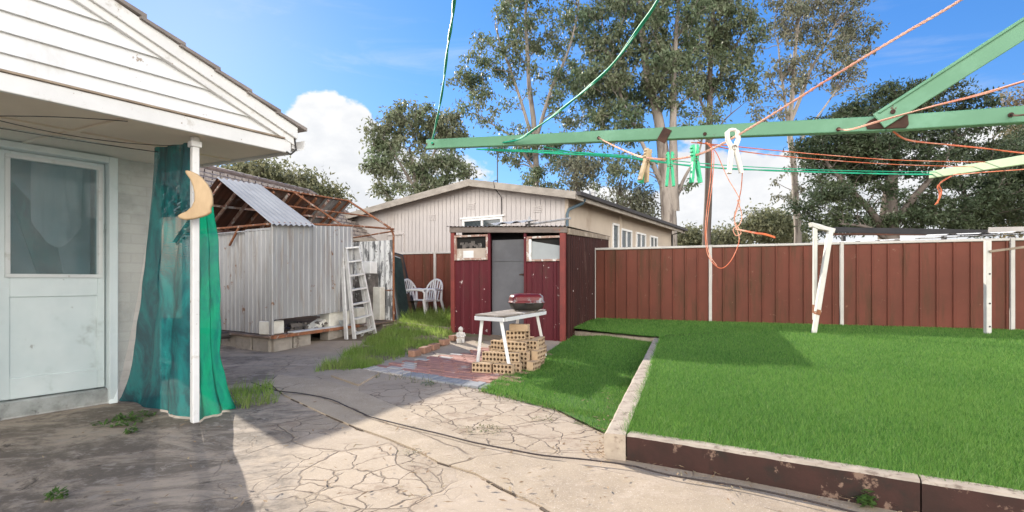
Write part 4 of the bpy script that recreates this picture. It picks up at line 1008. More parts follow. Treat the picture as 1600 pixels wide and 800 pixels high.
# barbecue
bq = thing('kettle_barbecue', 'portable barbecue with a faded red lid and black bowl on the table', 'barbecue', (.19, 6.62, TZ + .022))
bc = V((.185, 6.60, TZ + .022))
def rrect(hx, hy, r, n=6):
    out = []
    for cx, cy, a0 in ((hx - r, hy - r, 0), (-hx + r, hy - r, 90), (-hx + r, -hy + r, 180), (hx - r, -hy + r, 270)):
        for i in range(n + 1):
            q = math.radians(a0 + 90 * i / n); out.append((cx + r * math.cos(q), cy + r * math.sin(q)))
    return out
bax = V((.97, .24, 0)).normalized(); bay = V((-bax.y, bax.x, 0))
def rloft(levels):
    mb = MB(); vs = []; n = None
    for hx, hy, r, z in levels:
        pr_ = rrect(hx, hy, r); n = len(pr_)
        vs += [bc + bax * x + bay * y + V((0, 0, z)) for x, y in pr_]
    k = len(levels)
    fs = [(i * n + j, i * n + (j + 1) % n, (i + 1) * n + (j + 1) % n, (i + 1) * n + j) for i in range(k - 1) for j in range(n)]
    fs += [tuple(range(n))[::-1], tuple(range((k - 1) * n, k * n))]
    return mb.add(vs, fs)
build('bowl', rloft([(.15, .10, .06, .012), (.185, .125, .07, .03), (.205, .14, .075, .075), (.21, .145, .075, .108)]), MT['black'], bq, smooth_ang=50)
build('lid', rloft([(.222, .155, .08, .106), (.222, .155, .08, .116), (.213, .148, .078, .122), (.212, .147, .078, .160), (.205, .142, .075, .185), (.185, .125, .07, .208), (.15, .09, .06, .22), (.08, .04, .03, .225)]), MT['bbqred'], bq, smooth_ang=60)
mb = MB(); mb.tube([bc + bax * -.05 - bay * .150 + V((0, 0, .105)), bc + bax * -.05 - bay * .178 + V((0, 0, .10)), bc + bax * .05 - bay * .178 + V((0, 0, .10)), bc + bax * .05 - bay * .150 + V((0, 0, .105))], .008, 6); build('handle', mb, MT['black'], bq)
mb = MB()
for sx in (-.12, .12): mb.tube([bc + bax * sx - bay * .08 + V((0, 0, .03)), bc + bax * sx - bay * .09], .008, 6); mb.tube([bc + bax * sx + bay * .08 + V((0, 0, .03)), bc + bax * sx + bay * .09], .008, 6)
build('foot', mb, MT['black'], bq)

# cored brick: length x, height z (cored faces +-y)
def cored():
    L, Hh, D = .225, .106, .078; mb = MB()
    xs_ = []; nx, nz = 5, 2; cw, chh = L / nx, Hh / nz; hs = .36
    for sgn in (-1, 1):
        y = sgn * D / 2
        for i in range(nx):
            for j in range(nz):
                x0, x1 = -L / 2 + i * cw, -L / 2 + (i + 1) * cw; z0, z1 = j * chh, (j + 1) * chh
                cx, cz = (x0 + x1) / 2, (z0 + z1) / 2; r = min(cw, chh) * hs
                outer = [(x0, z0), (cx, z0), (x1, z0), (x1, cz), (x1, z1), (cx, z1), (x0, z1), (x0, cz)]
                inner = [(cx + r * math.cos(a), cz + r * math.sin(a)) for a in [math.radians(225 + 45 * q) for q in range(8)]]
                vo = [V((a, y, b)) for a, b in outer]; vi = [V((a, y, b)) for a, b in inner]; vd = [V((a, y - sgn * .034, b)) for a, b in inner]
                mb.mi = 0
                fs = [(q, (q + 1) % 8, 8 + (q + 1) % 8, 8 + q) for q in range(8)]
                if sgn > 0: fs = [f[::-1] for f in fs]
                mb.add(vo + vi, fs)
                mb.mi = 1
                fs = [(q, (q + 1) % 8, 8 + (q + 1) % 8, 8 + q) for q in range(8)] + [tuple(range(8, 16))]
                if sgn > 0: fs = [f[::-1] for f in fs]
                mb.add(vi + vd, fs)
    mb.mi = 0
    a, b, c, d = [V((x, y, 0)) for x, y in ((-L / 2, -D / 2), (L / 2, -D / 2), (L / 2, D / 2), (-L / 2, D / 2))]; h_ = V((0, 0, Hh))
    mb.quad(a, d, c, b); mb.quad(a + h_, b + h_, c + h_, d + h_); mb.quad(b, c, c + h_, b + h_); mb.quad(d, a, a + h_, d + h_)
    return mb
random.seed(21)
bx = V((.885, -.30, 0)).normalized(); by = V((.28, .96, 0)).normalized()
bo_ = V((-.44, 5.77, .012))
rows = [  # (row depth, [ (x offset, level, yaw) ])
    ('front row', 0.0, [(0.0, 0, .05), (.235, 0, -.03)]),
    ('second row', .14, [(.06, 0, .02), (.30, 0, .0), (.05, 1, -.05), (.285, 1, .06)]),
    ('third row', .34, [(.10, 0, 0), (.335, 0, 0), (.50, 0, 1.4), (.09, 1, .16), (.33, 1, -.1), (.10, 2, -.2), (.32, 2, .15)]),
    ('fourth row', .50, [(.16, 0, 0), (.40, 0, 0), (.15, 1, 0), (.39, 1, .02), (.16, 2, .14), (.40, 2, -.12), (.25, 3, .2), (.52, 1, 1.45)]),
    ('fifth row', .68, [(-.06, 0, .1), (.28, 0, 0), (.47, 0, 1.57), (-.05, 1, -.16), (.47, 1, 1.6), (.27, 1, .08), (.25, 2, 0), (.46, 2, 1.5), (.27, 3, .1)]),
    ('back row', .86, [(.26, 0, 0), (.47, 0, 1.57), (.25, 1, 0), (.47, 1, 1.5), (.27, 2, .0), (.47, 2, 1.62)]),
]
lev = ['bottom layer', 'second layer', 'third layer', 'top layer']
first = None
place = ['west', 'middle', 'east']
for rname, dy, items in rows:
    for x, l, yaw in items:
        if first is None:
            first = build('cored_brick', cored(), [MT['brick'], MT['hole']], cat='brick', group='cored yellow bricks piled under the table', bevel=0); o = first
        else: o = dup(first)
        p = bo_ + bx * (x + .11 + random.uniform(-.015, .015)) + by * (dy + .04 + random.uniform(-.012, .012))
        o.location = (p.x, p.y, .014 + gz(p.x, p.y) + l * .1075)
        o.rotation_euler = (random.uniform(-.03, .03), random.uniform(-.03, .03), math.atan2(bx.y, bx.x) + yaw + random.uniform(-.09, .09))
        same = sorted(q[0] for q in items if q[1] == l); k_ = same.index(x); n_ = len(same)
        pos = '' if n_ == 1 else (('end brick by the pavers', 'end brick by the lawn') if n_ == 2 else ('end brick by the pavers', 'middle brick', 'end brick by the lawn'))[k_]
        o['label'] = 'yellow holed brick%s, %s, %s of pile' % ((' ' + pos) if pos else ' alone', lev[l], rname)
tl = dup(first); p = bo_ + bx * .40 + by * .60; tl.location = (p.x, p.y, .014 + 4 * .1075 + .05); tl.rotation_euler = (math.radians(90), 0, math.atan2(bx.y, bx.x) + .03); tl['label'] = 'yellow brick lying flat crowning the pile under the table'
tl.location.z = .014 + 4 * .1075 + .04

# ------------------------------------------------------ garden statue
sp_ = G(720, 534.5, .05); 
st = MB(); c = V((sp_.x, sp_.y, .035))
st.lathe(c, [(.065, 0), (.07, .015), (.066, .03), (.060, .05), (.063, .08), (.052, .12), (.05, .15), (.042, .17), (.03, .182), (.026, .19)], 14, 1, .85)
st.lathe(c + V((0, -.004, .185)), [(.018, 0), (.034, .012), (.040, .032), (.039, .048), (.030, .064), (.016, .076), (.004, .082)], 14)
for s in (-1, 1):
    st.tube([c + V((s * .046, 0, .165)), c + V((s * .062, -.018, .125)), c + V((s * .042, -.05, .10)), c + V((s * .012, -.06, .105))], [.018, .019, .016, .013], 8)
    st.tube([c + V((s * .03, -.02, .06)), c + V((s * .045, -.072, .058)), c + V((s * .04, -.082, .01))], [.025, .022, .018], 8)
st.tube([c + V((0, -.042, .222)), c + V((0, -.052, .215))], .006, 6)
build('garden_statue', st, MT['statue'], label='small pale weathered statue seated at the corner of the maroon shed', cat='statue', loc=c, smooth_ang=70)

# ----------------------------------------------- cable across the concrete
cp = [(392, 600), (430, 613), (470, 618), (515, 627), (545, 640), (580, 655), (640, 671), (690, 683), (740, 696), (800, 708), (850, 717), (920, 724), (985, 733), (1050, 749), (1150, 765), (1250, 786), (1330, 806), (1420, 830)]
pts = [G(*p) for p in cp]
def catmull(P_, n=6):
    out = []
    for i in range(len(P_) - 1):
        p0, p1, p2, p3 = P_[max(i - 1, 0)], P_[i], P_[i + 1], P_[min(i + 2, len(P_) - 1)]
        for j in range(n):
            t = j / n
            out.append(.5 * ((2 * p1) + (p2 - p0) * t + (2 * p0 - 5 * p1 + 4 * p2 - p3) * t * t + (3 * p1 - p0 - 3 * p2 + p3) * t ** 3))
    return out + [P_[-1]]
pts = [p + V((0, 0, .020)) for p in catmull(pts)]
mb = MB(); mb.tube(pts, .005, 6); build('ground_cable', mb, MT['hose'], label='long dark cable snaking over the concrete from the porch to the maroon kerb', cat='cable', loc=pts[0], smooth_ang=180)

# dry leaves and straw blown over the slab
vs = []
for i in range(480):
    t_ = random.random()
    if t_ < .45: p = G(random.uniform(480, 960), random.uniform(600, 790))
    elif t_ < .7: p = A0.lerp(A1, random.random() ** 2 * .6) - kn * abs(random.gauss(.05, .12))
    elif t_ < .85: p = B0 + bd * random.uniform(0, 1.5) - bn * abs(random.gauss(.02, .12))
    else: p = G(random.uniform(20, 480), random.uniform(650, 795))
    L = random.uniform(.008, .032); w_ = random.uniform(.002, .008); a = random.uniform(0, 6.28)
    c = np.array([p.x, p.y, .016 + random.uniform(0, .006)]); t = np.array([math.cos(a), math.sin(a), random.uniform(-.1, .2)]) * L; s_ = np.array([-math.sin(a), math.cos(a), random.uniform(-.4, .4)]) * w_
    vs += [c - t, c + s_, c + t, c - s_]
tag(npmesh('leaf_litter', vs, 4, mat('dry_leaf', (.30, .20, .115), (.20, .13, .075), 40, .9, c3=(.34, .27, .16), s3=25, t3=(.52, .58))), kind='stuff')

# ------------------------------------------------------------------- weeds
def weed(x, y, Y, r, n, label, m='weed', up=.06, lw=.018, group=None, z=None):
    p = G(x, y); c = np.array([p.x, p.y, (z if z is not None else p.z)]); vs = []
    for i in range(n):
        a = random.uniform(0, 6.283); d = r * math.sqrt(random.random()); L = random.uniform(.6, 1.3) * lw * 2.6
        q = c + np.array([math.cos(a) * d, math.sin(a) * d * .7, random.uniform(.004, up) * (1 - .6 * d / r)])
        b = random.uniform(0, 6.283); t = np.array([math.cos(b), math.sin(b), random.uniform(-.2, .7)]) * L / 2; s_ = np.array([-math.sin(b), math.cos(b), random.uniform(-.3, .3)]) * lw / 2
        vs += [q - t, q + s_, q + t, q - s_]
    o = npmesh('weed', vs, 4, MT[m], loc=p); tag(o, label, 'weed', group)
random.seed(4)
weed(185, 662, 0, .17, 120, 'low weed with dry stems before the teal mesh at the door step', 'weed', .05, .016)
weed(212, 652, 0, .15, 130, 'leafy weed hugging the foot of the teal mesh', 'weed', .06, .015)
weed(205, 677, 0, .045, 45, 'small leafy weed standing alone on the porch concrete', 'weed', .06, .014)
weed(88, 778, 0, .05, 60, 'green sprig growing from the dark stained concrete at the photo corner', 'weed', .07, .014)
weed(1355, 790, 0, .045, 50, 'fresh green weed at the foot of the maroon kerb joint', 'weed', .09, .016)
weed(752, 672, 0, .16, 110, 'dry weed patch in the broken concrete before the lower lawn', 'drygrass', .035, .009)
weed(850, 655, 0, .10, 60, 'thin dry weed in a crack by the lower lawn edge', 'drygrass', .025, .008)
weed(640, 707, 0, .08, 40, 'sparse dry weed where the cable crosses the cracked slab', 'drygrass', .02, .007)
weed(668, 601, 0, .09, 60, 'little green weed at the pale paver edge', 'weed', .05, .010)
weed(750, 540, 0, .10, 70, 'weed growing between the statue and the maroon shed wall', 'weed', .12, .012)
weed(915, 512, 0, .12, 80, 'weed at the base of the dark shed side by the fence', 'weed', .10, .012, z=.16)

# ============================================================ neighbour house
nb = thing('fibro_house', 'taupe clad house with a low gable and white windows behind the brown fence', 'house', (1.49, 14, .2))
ng, ns = V((-.848, .531, 0)), V((.531, .848, 0))
def NH(s, w, z): return V((1.49, 14, z)) + ng * s + ns * w
Rs, Rz, Ez, LS, LZ = 3.05, 4.00, 3.40, 8.6, 3.33
def gt(s): return lerp(Ez, Rz, s / Rs) if s < Rs else lerp(Rz, LZ, (s - Rs) / (LS - Rs))
mb = MB(); s = 0; random.seed(9)
while s < LS - .3:
    e = min(s + .152, LS - .3); o = 0
    mb.add([NH(s + .008, o, .1), NH(e, o, .1), NH(e, o, gt(e) - .03), NH(s + .008, o, gt(s) - .03)], [(0, 3, 2, 1)])
    mb.add([NH(e, o, .1), NH(e + .012, o, .1), NH(e + .012, o, gt(e) - .03), NH(e, o, gt(e) - .03)], [(0, 3, 2, 1)])
    mb.v[-8:] = [p + (V((0, 0, 0)) if i < 4 else ns * .007) for i, p in enumerate(mb.v[-8:])]
    s += .162
mb.add([NH(0, .045, .1), NH(LS, .045, .1), NH(LS, .045, LZ - .05), NH(Rs, .045, Rz - .05), NH(0, .045, Ez - .05)], [(0, 4, 3, 2, 1)])
build('gable_wall', mb, MT['cladding'], nb)
mb = MB(); w = 0
while w < 10.8:
    e = min(w + .3, 10.85)
    mb.add([NH(0, w, .1), NH(0, e - .012, .1), NH(0, e - .012, Ez - .02), NH(0, w, Ez - .02)], [(0, 1, 2, 3)])
    mb.add([NH(.012, e - .012, .1), NH(.012, e, .1), NH(.012, e, Ez - .02), NH(.012, e - .012, Ez - .02)], [(0, 1, 2, 3)])
    w += .3
mb.add([NH(.02, 0, .1), NH(.02, 10.85, .1), NH(.02, 10.85, Ez - .02), NH(.02, 0, Ez - .02)], [(0, 1, 2, 3)])
build('side_wall', mb, MT['cladside'], nb)
mb = MB(); mb.prism([NH(0, 10.88, .1), NH(LS, 10.88, .1), NH(LS, 10.88, LZ), NH(Rs, 10.88, Rz - .05), NH(0, 10.88, Ez)], ns * -.02); build('back_wall', mb, MT['cladside'], nb)
mb = MB(); mb.bar(NH(-.005, -.005, .1), NH(-.005, -.005, Ez), .09, .09); build('corner_trim', mb, MT['cladside'], nb); mb = MB(); mb.bar(NH(-.03, 4.05, .1), NH(-.03, 4.05, Ez), .05, .10); build('corner_trim', mb, MT['cladside'], nb)
for (sa, za, sb, zb) in ((-.45, Ez - .087, Rs, Rz), (LS + .3, LZ - .035, Rs, Rz)):
    mb = MB(); mb.prism([NH(sa, -.35, za), NH(sb, -.35, zb), NH(sb, -.35, zb + .06), NH(sa, -.35, za + .06)], ns * 11.6); build('roof', mb, MT['roofgrey'], nb)
    mb = MB(); mb.prism([NH(sa, -.36, za - .13), NH(sb, -.36, zb - .13), NH(sb, -.36, zb + .075), NH(sa, -.36, za + .075)], ns * -.03); build('barge_board', mb, MT['bargetan'], nb, bevel=.008)
    mb = MB(); mb.prism([NH(sa, -.33, za - .02), NH(sb, -.33, zb - .02), NH(sb, -.01, zb - .02), NH(sa, -.01, za - .02)], (0, 0, .015)); build('verge_soffit', mb, MT['bargetan'], nb)
mb = MB(); mb.bar(NH(-.47, -.35, Ez - .14), NH(-.47, 11.2, Ez - .14), .02, .17); build('eave_fascia', mb, MT['bargetan'], nb)
mb = MB(); mb.bar(NH(-.54, -.38, Ez - .07), NH(-.54, 11.25, Ez - .07), .11, .10); build('gutter', mb, MT['gutterdark'], nb)
mb = MB(); mb.prism([NH(-.45, -.3, Ez - .15), NH(-.01, -.3, Ez - .10), NH(-.01, 11, Ez - .10), NH(-.45, 11, Ez - .15)], (0, 0, .015)); build('eave_soffit', mb, MT['cladside'], nb)
mb = MB(); mb.tube([NH(-.5, .1, Ez - .16), NH(-.42, .12, Ez - .26), NH(-.08, -.02, Ez - .42), NH(-.05, -.06, Ez - .55), NH(-.05, -.06, .2)], .045, 8); build('downpipe', mb, MT['pipeblue'], nb, smooth_ang=60)
mb = MB(); mb.tube([NH(-.5, 10.9, Ez - .16), NH(-.05, 10.7, Ez - .3), NH(-.05, 10.7, .2)], .04, 8); build('downpipe', mb, MT['gutterdark'], nb, smooth_ang=60)
def nwin(a, b, z0, z1, side, n=1):
    f = (lambda u, o, z: NH(-o, u, z)) if side else (lambda u, o, z: NH(u, -o, z))
    mb = MB(); w_ = .07
    mb.bar(f(a, .02, z1 - w_ / 2), f(b, .02, z1 - w_ / 2), .06, w_); mb.bar(f(a, .025, z0 + w_ / 2), f(b, .025, z0 + w_ / 2), .08, w_)
    for i in range(n + 1):
        u = lerp(a + w_ / 2, b - w_ / 2, i / n); mb.bar(f(u, .018, z0 + w_ + .001), f(u, .018, z1 - w_ - .001), w_, .055, up=f(0, 1, 0) - f(0, 0, 0))
    w = build('window', mb, MT['winframe'], nb, bevel=.004)
    mb = MB(); mb.quad(f(a + .02, .006, z0 + .02), f(b - .02, .006, z0 + .02), f(b - .02, .006, z1 - .02), f(a + .02, .006, z1 - .02)); build('pane', mb, MT['glass'], w)
    return w
w1_ = nwin(2.07, 3.55, 1.95, 2.93, False, 2)
mb = MB(); mb.bar(NH(2.0, -.03, 2.96), NH(3.62, -.03, 2.96), .07, .05); build('window_head', mb, MT['winframe'], w1_)
for a, b, z1_ in ((3.40, 3.98, 2.95), (4.18, 5.30, 2.84), (5.80, 6.92, 2.84), (7.5, 8.5, 2.84)): nwin(a, b, 1.55, z1_, True, 2 if b - a > .9 else 1)
for px, y in ((736, 323), (840, 327), (676, 340)):
    q = (px - 800) / F; s = (1.49 - 14 * q) / (.848 + .531 * q); Yv = 14 + .531 * s; z = CAMZ - (y - HZ) / F * Yv
    mb = MB()
    for i in range(4): mb.bar(NH(s - .14, -.008, z - .07 + i * .05), NH(s + .14, -.008, z - .07 + i * .05), .02, .03)
    build('wall_vent', mb, MT['cladding'], nb)
q = (620 - 800) / F; s = (1.49 - 14 * q) / (.848 + .531 * q)
mb = MB(); mb.bar(NH(s + .4, -.02, 2.62), NH(s - .32, -.02, 2.62), .05, .06); mb.bar(NH(s - .32, -.02, .6), NH(s - .32, -.02, 2.58), .05, .06, up=ng); build('conduit', mb, MT['cladding'], nb)
mb = MB(); mb.tube([NH(2.2, -.1, 3.84), NH(2.2, -.1, 4.85)], .018, 6); mb.tube([NH(2.0, -.1, 4.8), NH(2.4, -.1, 4.78)], .010, 6); mb.tube([NH(2.2, -.1, 4.0), NH(2.15, -.38, 3.92), NH(2.1, -.4, 3.72), NH(2.1, -.05, 3.5), NH(2.1, -.03, 2.9)], .012, 6); build('service_mast', mb, MT['gutterdark'], nb)
mb = MB(); mb.tube([NH(.6, 3.2, 3.4), NH(.6, 3.2, 3.95)], .09, 10); mb.tube([NH(.6, 3.2, 3.95), NH(.6, 3.2, 4.02)], .12, 10); build('flue', mb, MT['galv'], nb, smooth_ang=60)

# ------------------------------------- brown tiled house behind the lean-to
th = thing('tiled_house', 'house with a brown tiled hip roof rising behind the corrugated shed', 'house', (-8.5, 15.5, .2))
ra, rbb = V((-9.3, 12.2, 4.2)), V((-7.28, 18.35, 4.2)); td = (rbb - ra).normalized(); tn = V((td.y, -td.x, 0))
ln = (rbb - ra).length; mb = MB(); nc = 11
for side in (1, -1):
    for i in range(nc):
        a0, a1 = i / nc, (i + 1) / nc + .01
        za, zb = 4.2 - 1.75 * a0, 4.2 - 1.75 * a1
        oa, ob = 2.5 * a0, 2.5 * a1
        nt = 26; mb.mi = 0; L_ = ln + 1.9 * (a0 + a1) / 2
        for j in range(nt):
            u0, u1 = L_ * j / nt, L_ * (j + 1) / nt - .03
            jz = random.uniform(-.012, .012); mb.mi = 0
            mb.add([ra + td * u0 + tn * side * oa + V((0, 0, za - 4.2 - .0)), ra + td * u1 + tn * side * oa + V((0, 0, za - 4.2 - .0)),
                    ra + td * u1 + tn * side * ob + V((0, 0, zb - 4.2 + .075)), ra + td * u0 + tn * side * ob + V((0, 0, zb - 4.2 + .075))], [(0, 1, 2, 3)])
            mb.mi = 1; e_ = tn * side * .012
            q0 = ra + td * u0 + tn * side * ob + V((0, 0, zb - 4.2)) + e_; q1 = ra + td * u1 + tn * side * ob + V((0, 0, zb - 4.2)) + e_
            mb.add([q0 + V((0, 0, .08 + jz)), q1 + V((0, 0, .08 - jz)), q1 + V((0, 0, .0)), q0 + V((0, 0, .0))], [(0, 1, 2, 3)])
mb.mi = 0
mb.add([rbb, rbb + tn * 2.5 + td * 1.9 - V((0, 0, 1.75)), rbb - tn * 2.5 + td * 1.9 - V((0, 0, 1.75))], [(0, 1, 2)])
rf = build('roof', mb, [MT['browntile'], MT['lit_tilelip']], th)
mb = MB()
for i in range(20): mb.tube([ra + td * (ln * i / 20) + V((0, 0, .02)), ra + td * (ln * (i + 1) / 20 - .01) + V((0, 0, .02))], [.085, .10], 8)
for i in range(8): mb.tube([rbb.lerp(rbb + tn * 2.5 + td * 1.9 - V((0, 0, 1.75)), i / 8) + V((0, 0, .02)), rbb.lerp(rbb + tn * 2.5 + td * 1.9 - V((0, 0, 1.75)), (i + 1) / 8 - .002) + V((0, 0, .02))], [.10, .085], 8)
build('ridge_cap', mb, MT['browntile'], rf)
mb = MB(); c = [ra + tn * 2.1, rbb + tn * 2.1 + td * 1.5, rbb - tn * 2.1 + td * 1.5, ra - tn * 2.1]
mb.hexa([V((p.x, p.y, .1)) for p in c] + [V((p.x, p.y, 2.5)) for p in c]); build('wall', mb, MT['cladside'], th)
mb = MB(); mb.bar(ra + tn * 2.55 - V((0, 0, 1.80)), rbb + tn * 2.55 + td * 1.9 - V((0, 0, 1.80)), .12, .12); build('gutter', mb, MT['bargetan'], th)

# ----------------------------------------- carport roof beyond the right fence
cpt = thing('carport', 'low carport with pale roof sheets and a dark beam beyond the fence', 'carport', (8.5, 11.2, .2))
mb = MB(); mb.bar(P(1303, 359, 12.6), P(1552, 364, 10.9), .07, .13); build('beam', mb, MT['beamdark'], cpt)
mb = MB(); mb.bar(P(1303, 366, 12.9), P(1490, 366, 12.0), .05, .05); build('purlin', mb, MT['rust_dark'], cpt)
fd = V((4.27, -1.75, 0)).normalized(); fb = V((.38, .925, 0))
mb = MB(); a = FP(FT(1322), 1.76) + fb * .30; b = FP(1.15, 1.83) + fb * .30
mb.corr(a, b, fb * 1.5 + V((0, 0, .10)), .30, .012, V((0, 0, 1)), 'rib'); build('roof_sheet', mb, MT['polycarb'], cpt)
mb = MB(); a = FP(FT(1455), 1.84) + fb * .22; b = FP(1.2, 1.86) + fb * .22
mb.corr(a, b, fb * 1.0 + V((0, 0, .07)), .45, .015, V((0, 0, 1)), 'rib'); build('roof_sheet', mb, MT['polycarb'], cpt)
mb = MB(); mb.bar(P(1545, 359, 10.6), P(1660, 357, 9.6), .05, .10); build('edge_beam', mb, MT['fencecap'], cpt)
for px, Y in ((1318, 12.7), (1475, 11.4), (1580, 10.5)):
    mb = MB(); p = P(px, 366, Y); mb.bar((p.x, p.y, .1), (p.x, p.y, p.z + (-.04)), .07, .07, up=(0, 1, 0)); build('post', mb, MT['beamdark'], cpt)

# =============================================================== rotary hoist
PX, PY = 1.75, .93
ho = thing('rotary_clothesline', 'green rotary clothesline with a long arm crossing over the lawn and a diagonal strut', 'clothesline', (PX, PY, 0))
def AY(px): k = (px - 800) / F; return (2.3 - .2444) / (1 + .643 * k)
def AP(px, y): return P(px, y, AY(px))
a0, a1, a2 = AP(668, 226), AP(1385, 194), V((PX, PY, 1.405))
arm = MB(); arm.bar(a0, a1 + (a1 - a0).normalized() * .0, .026, .040); arm.bar(a1, a2, .026, .040); ao = build('arm', arm, MT['hoist'], ho, bevel=.0025, seg=2)
nA = (a1 - a0).cross(V((0, 0, 1))).normalized();  nA = nA if nA.y < 0 else -nA
mb = MB(); p = AP(1040, 213); dA = (a1 - a0).normalized()
mb.bar(p + V((0, 0, .021)) + nA * .014 + dA * .012, p - V((0, 0, .021)) + nA * .014 - dA * .012, .006, .030, up=dA); build('rust_strap', mb, MT['hoist_rust'], ao)
mb = MB(); c = AP(1386, 196) + nA * .015
mb.prism([c - dA * .045 - V((0, 0, .012)), c + dA * .040 - V((0, 0, .013)), c + dA * .046 - V((0, 0, .004)), c + dA * .044 + V((0, 0, .020)), c + dA * .03 + V((0, 0, .034)), c + dA * .012 + V((0, 0, .036)), c - dA * .040 + V((0, 0, .012)), c - dA * .05 + V((0, 0, .002))], nA * .003); build('bracket', mb, MT['hoist_rust'], ao, bevel=.001)
for px, y in ((680, 226), (805, 221), (938, 217), (1103, 211), (1310, 204), (1577, 182)):
    mb = MB(); q = AP(px, y) + nA * .0125; mb.tube([q, q + nA * .004], .0058, 10); build('line_hole', mb, MT['hoist_rust'], ao)
st0 = AP(1372, 193) + nA * .024; st1 = V((PX, PY, 2.03))
mb = MB(); mb.bar(st0, st1, .008, .048); mb.bar(st0 + V((0, 0, .022)), st1 + V((0, 0, .022)), .020, .006); build('strut', mb, MT['hoist'], ho, bevel=.001)
mb = MB(); q = st0.lerp(st1, .035) + nA * .004; mb.tube([q, q + nA * .005], .006, 8); build('strut_bolt', mb, MT['hoist_rust'], ho)
b0, b2 = P(1456, 273, 2.9), V((PX, PY, 1.40))
mb = MB(); mb.bar(b0, b2, .028, .040); build('arm', mb, MT['hoist_pale'], ho, label='paler green arm seen end on', bevel=.0025)
c0, c2_ = V((.30, -1.0, 1.62)), V((PX, PY, 1.41))
mb = MB(); mb.bar(c0, c2_, .026, .040); build('arm', mb, MT['hoist'], ho, bevel=.0025)
d0 = V((3.7, -.2, 1.6)); mb = MB(); mb.bar(d0, V((PX, PY, 1.412)), .026, .040); build('arm', mb, MT['hoist'], ho, bevel=.0025)
mb = MB(); mb.tube([(PX, PY, -.1), (PX, PY, 1.3), (PX, PY, 2.08)], [.034, .034, .028], 14); build('pole', mb, MT['hoist'], ho, smooth_ang=60)
mb = MB(); mb.tube([(PX, PY, 1.34), (PX, PY, 1.46)], .075, 14); build('hub', mb, MT['hoist_rust'], ho, smooth_ang=60)
# lines strung between arms are parts of the hoist
def cord(pts, r, m, name='line', parent=ho, n=6, label=None):
    mb = MB(); mb.tube(pts, r, n); return build(name, mb, MT[m], parent, smooth_ang=180, label=label)
def strands(pts, r, m, **k):
    pts = [V(p) for p in pts]; mb = MB(); 
    for s in (0, math.pi):
        out = []; L = 0
        for i, p in enumerate(pts):
            if i: L += (p - pts[i - 1]).length
            out.append(p + V((math.cos(L * 13 + s), math.sin(L * 13 + s) * .6, math.sin(L * 13 + s))) * r * .75)
        mb.tube(out, r, 6)
    return build(k.get('name', 'line'), mb, MT[m], k.get('parent', ho), smooth_ang=180, label=k.get('label'))
def dense(pts, n=12): return catmull([V(p) for p in pts], n)
strands(dense([AP(680, 226) + nA * .02, AP(682, 216) + nA * .02 + V((0, 0, .01)), P(690, 150, 1.86), P(700, 72, 1.5), P(711, -10, 1.12), V((.02, .2, 1.64)), c0 + V((.02, 0, 0))]), .0026, 'cord_green')
strands(dense([AP(790, 224) + nA * .016, P(812, 217, 1.98), P(838, 200, 1.86), P(872, 175, 1.72), P(915, 140, 1.52), P(955, 103, 1.36), P(1000, 42, 1.2), P(1032, -8, 1.08), P(1110, -170, .8), V((.45, .15, 1.66)), V((.9, -.2, 1.55))]), .0027, 'cord_green')
strands(dense([P(745, 233, 2.12), P(860, 239, 2.2), P(975, 246, 2.32), P(1100, 261, 2.46), P(1250, 268, 2.66), P(1400, 272, 2.84), b0 + V((.02, -.03, -.004))]), .0030, 'cord_green')
cord(dense([AP(755, 226) - V((0, 0, .018)), P(860, 236, 2.2), P(975, 243, 2.3), P(1130, 258, 2.48), P(1300, 266, 2.7), b0 + V((.03, -.06, .002))]), .0022, 'cord_green')
cord(dense([AP(850, 222) - V((0, 0, .018)), P(890, 237, 2.05), P(940, 242, 2.2), P(985, 246, 2.3)]), .0028, 'cord_green')
oc = 'cord_orange'
cord(dense([AP(1080, 214) - V((0, 0, .018)), P(1130, 227, 1.75), P(1200, 234, 1.85), P(1300, 243, 2.0), P(1400, 250, 2.2), P(1520, 253, 2.35), P(1600, 253, 2.45), P(1800, 250, 2.7)]), .0018, oc)
cord(dense([P(1090, 222, 1.66), P(1170, 238, 1.8), P(1280, 249, 2.0), P(1400, 257, 2.25), P(1530, 261, 2.48)]), .0018, oc)
strands(dense([AP(1396, 194) - V((0, 0, .02)), P(1420, 219, 1.45), P(1480, 226, 1.5), P(1540, 232, 1.55), P(1610, 240, 1.6), P(1800, 255, 1.8)]), .0017, oc)
cord(dense([b0 + V((.06, -.2, -.022)), P(1490, 273, 2.5), P(1540, 269, 2.3), P(1610, 264, 2.1), P(1750, 255, 1.8)]), .0022, oc)
strands(dense([AP(1310, 204) + nA * .016, P(1330, 202, 1.36), P(1372, 190, 1.28), P(1450, 168, 1.18), P(1530, 148, 1.10), P(1610, 124, 1.0), P(1850, 50, .8)]), .0016, 'cord_pink')
cord(dense([AP(1577, 182) + nA * .016, P(1595, 180, 1.2), P(1640, 172, 1.15)]), .0025, 'hoist_rust')
cord(dense([b0 + V((.045, -.08, -.02)), P(1468, 287, 2.7), P(1471, 298, 2.7), P(1468, 310, 2.7), P(1461, 320, 2.7)], 5), .0032, oc); cord(dense([b0 + V((.05, -.08, -.02)), P(1466, 289, 2.69), P(1468, 302, 2.69), P(1465, 318, 2.69)], 5), .0028, oc)
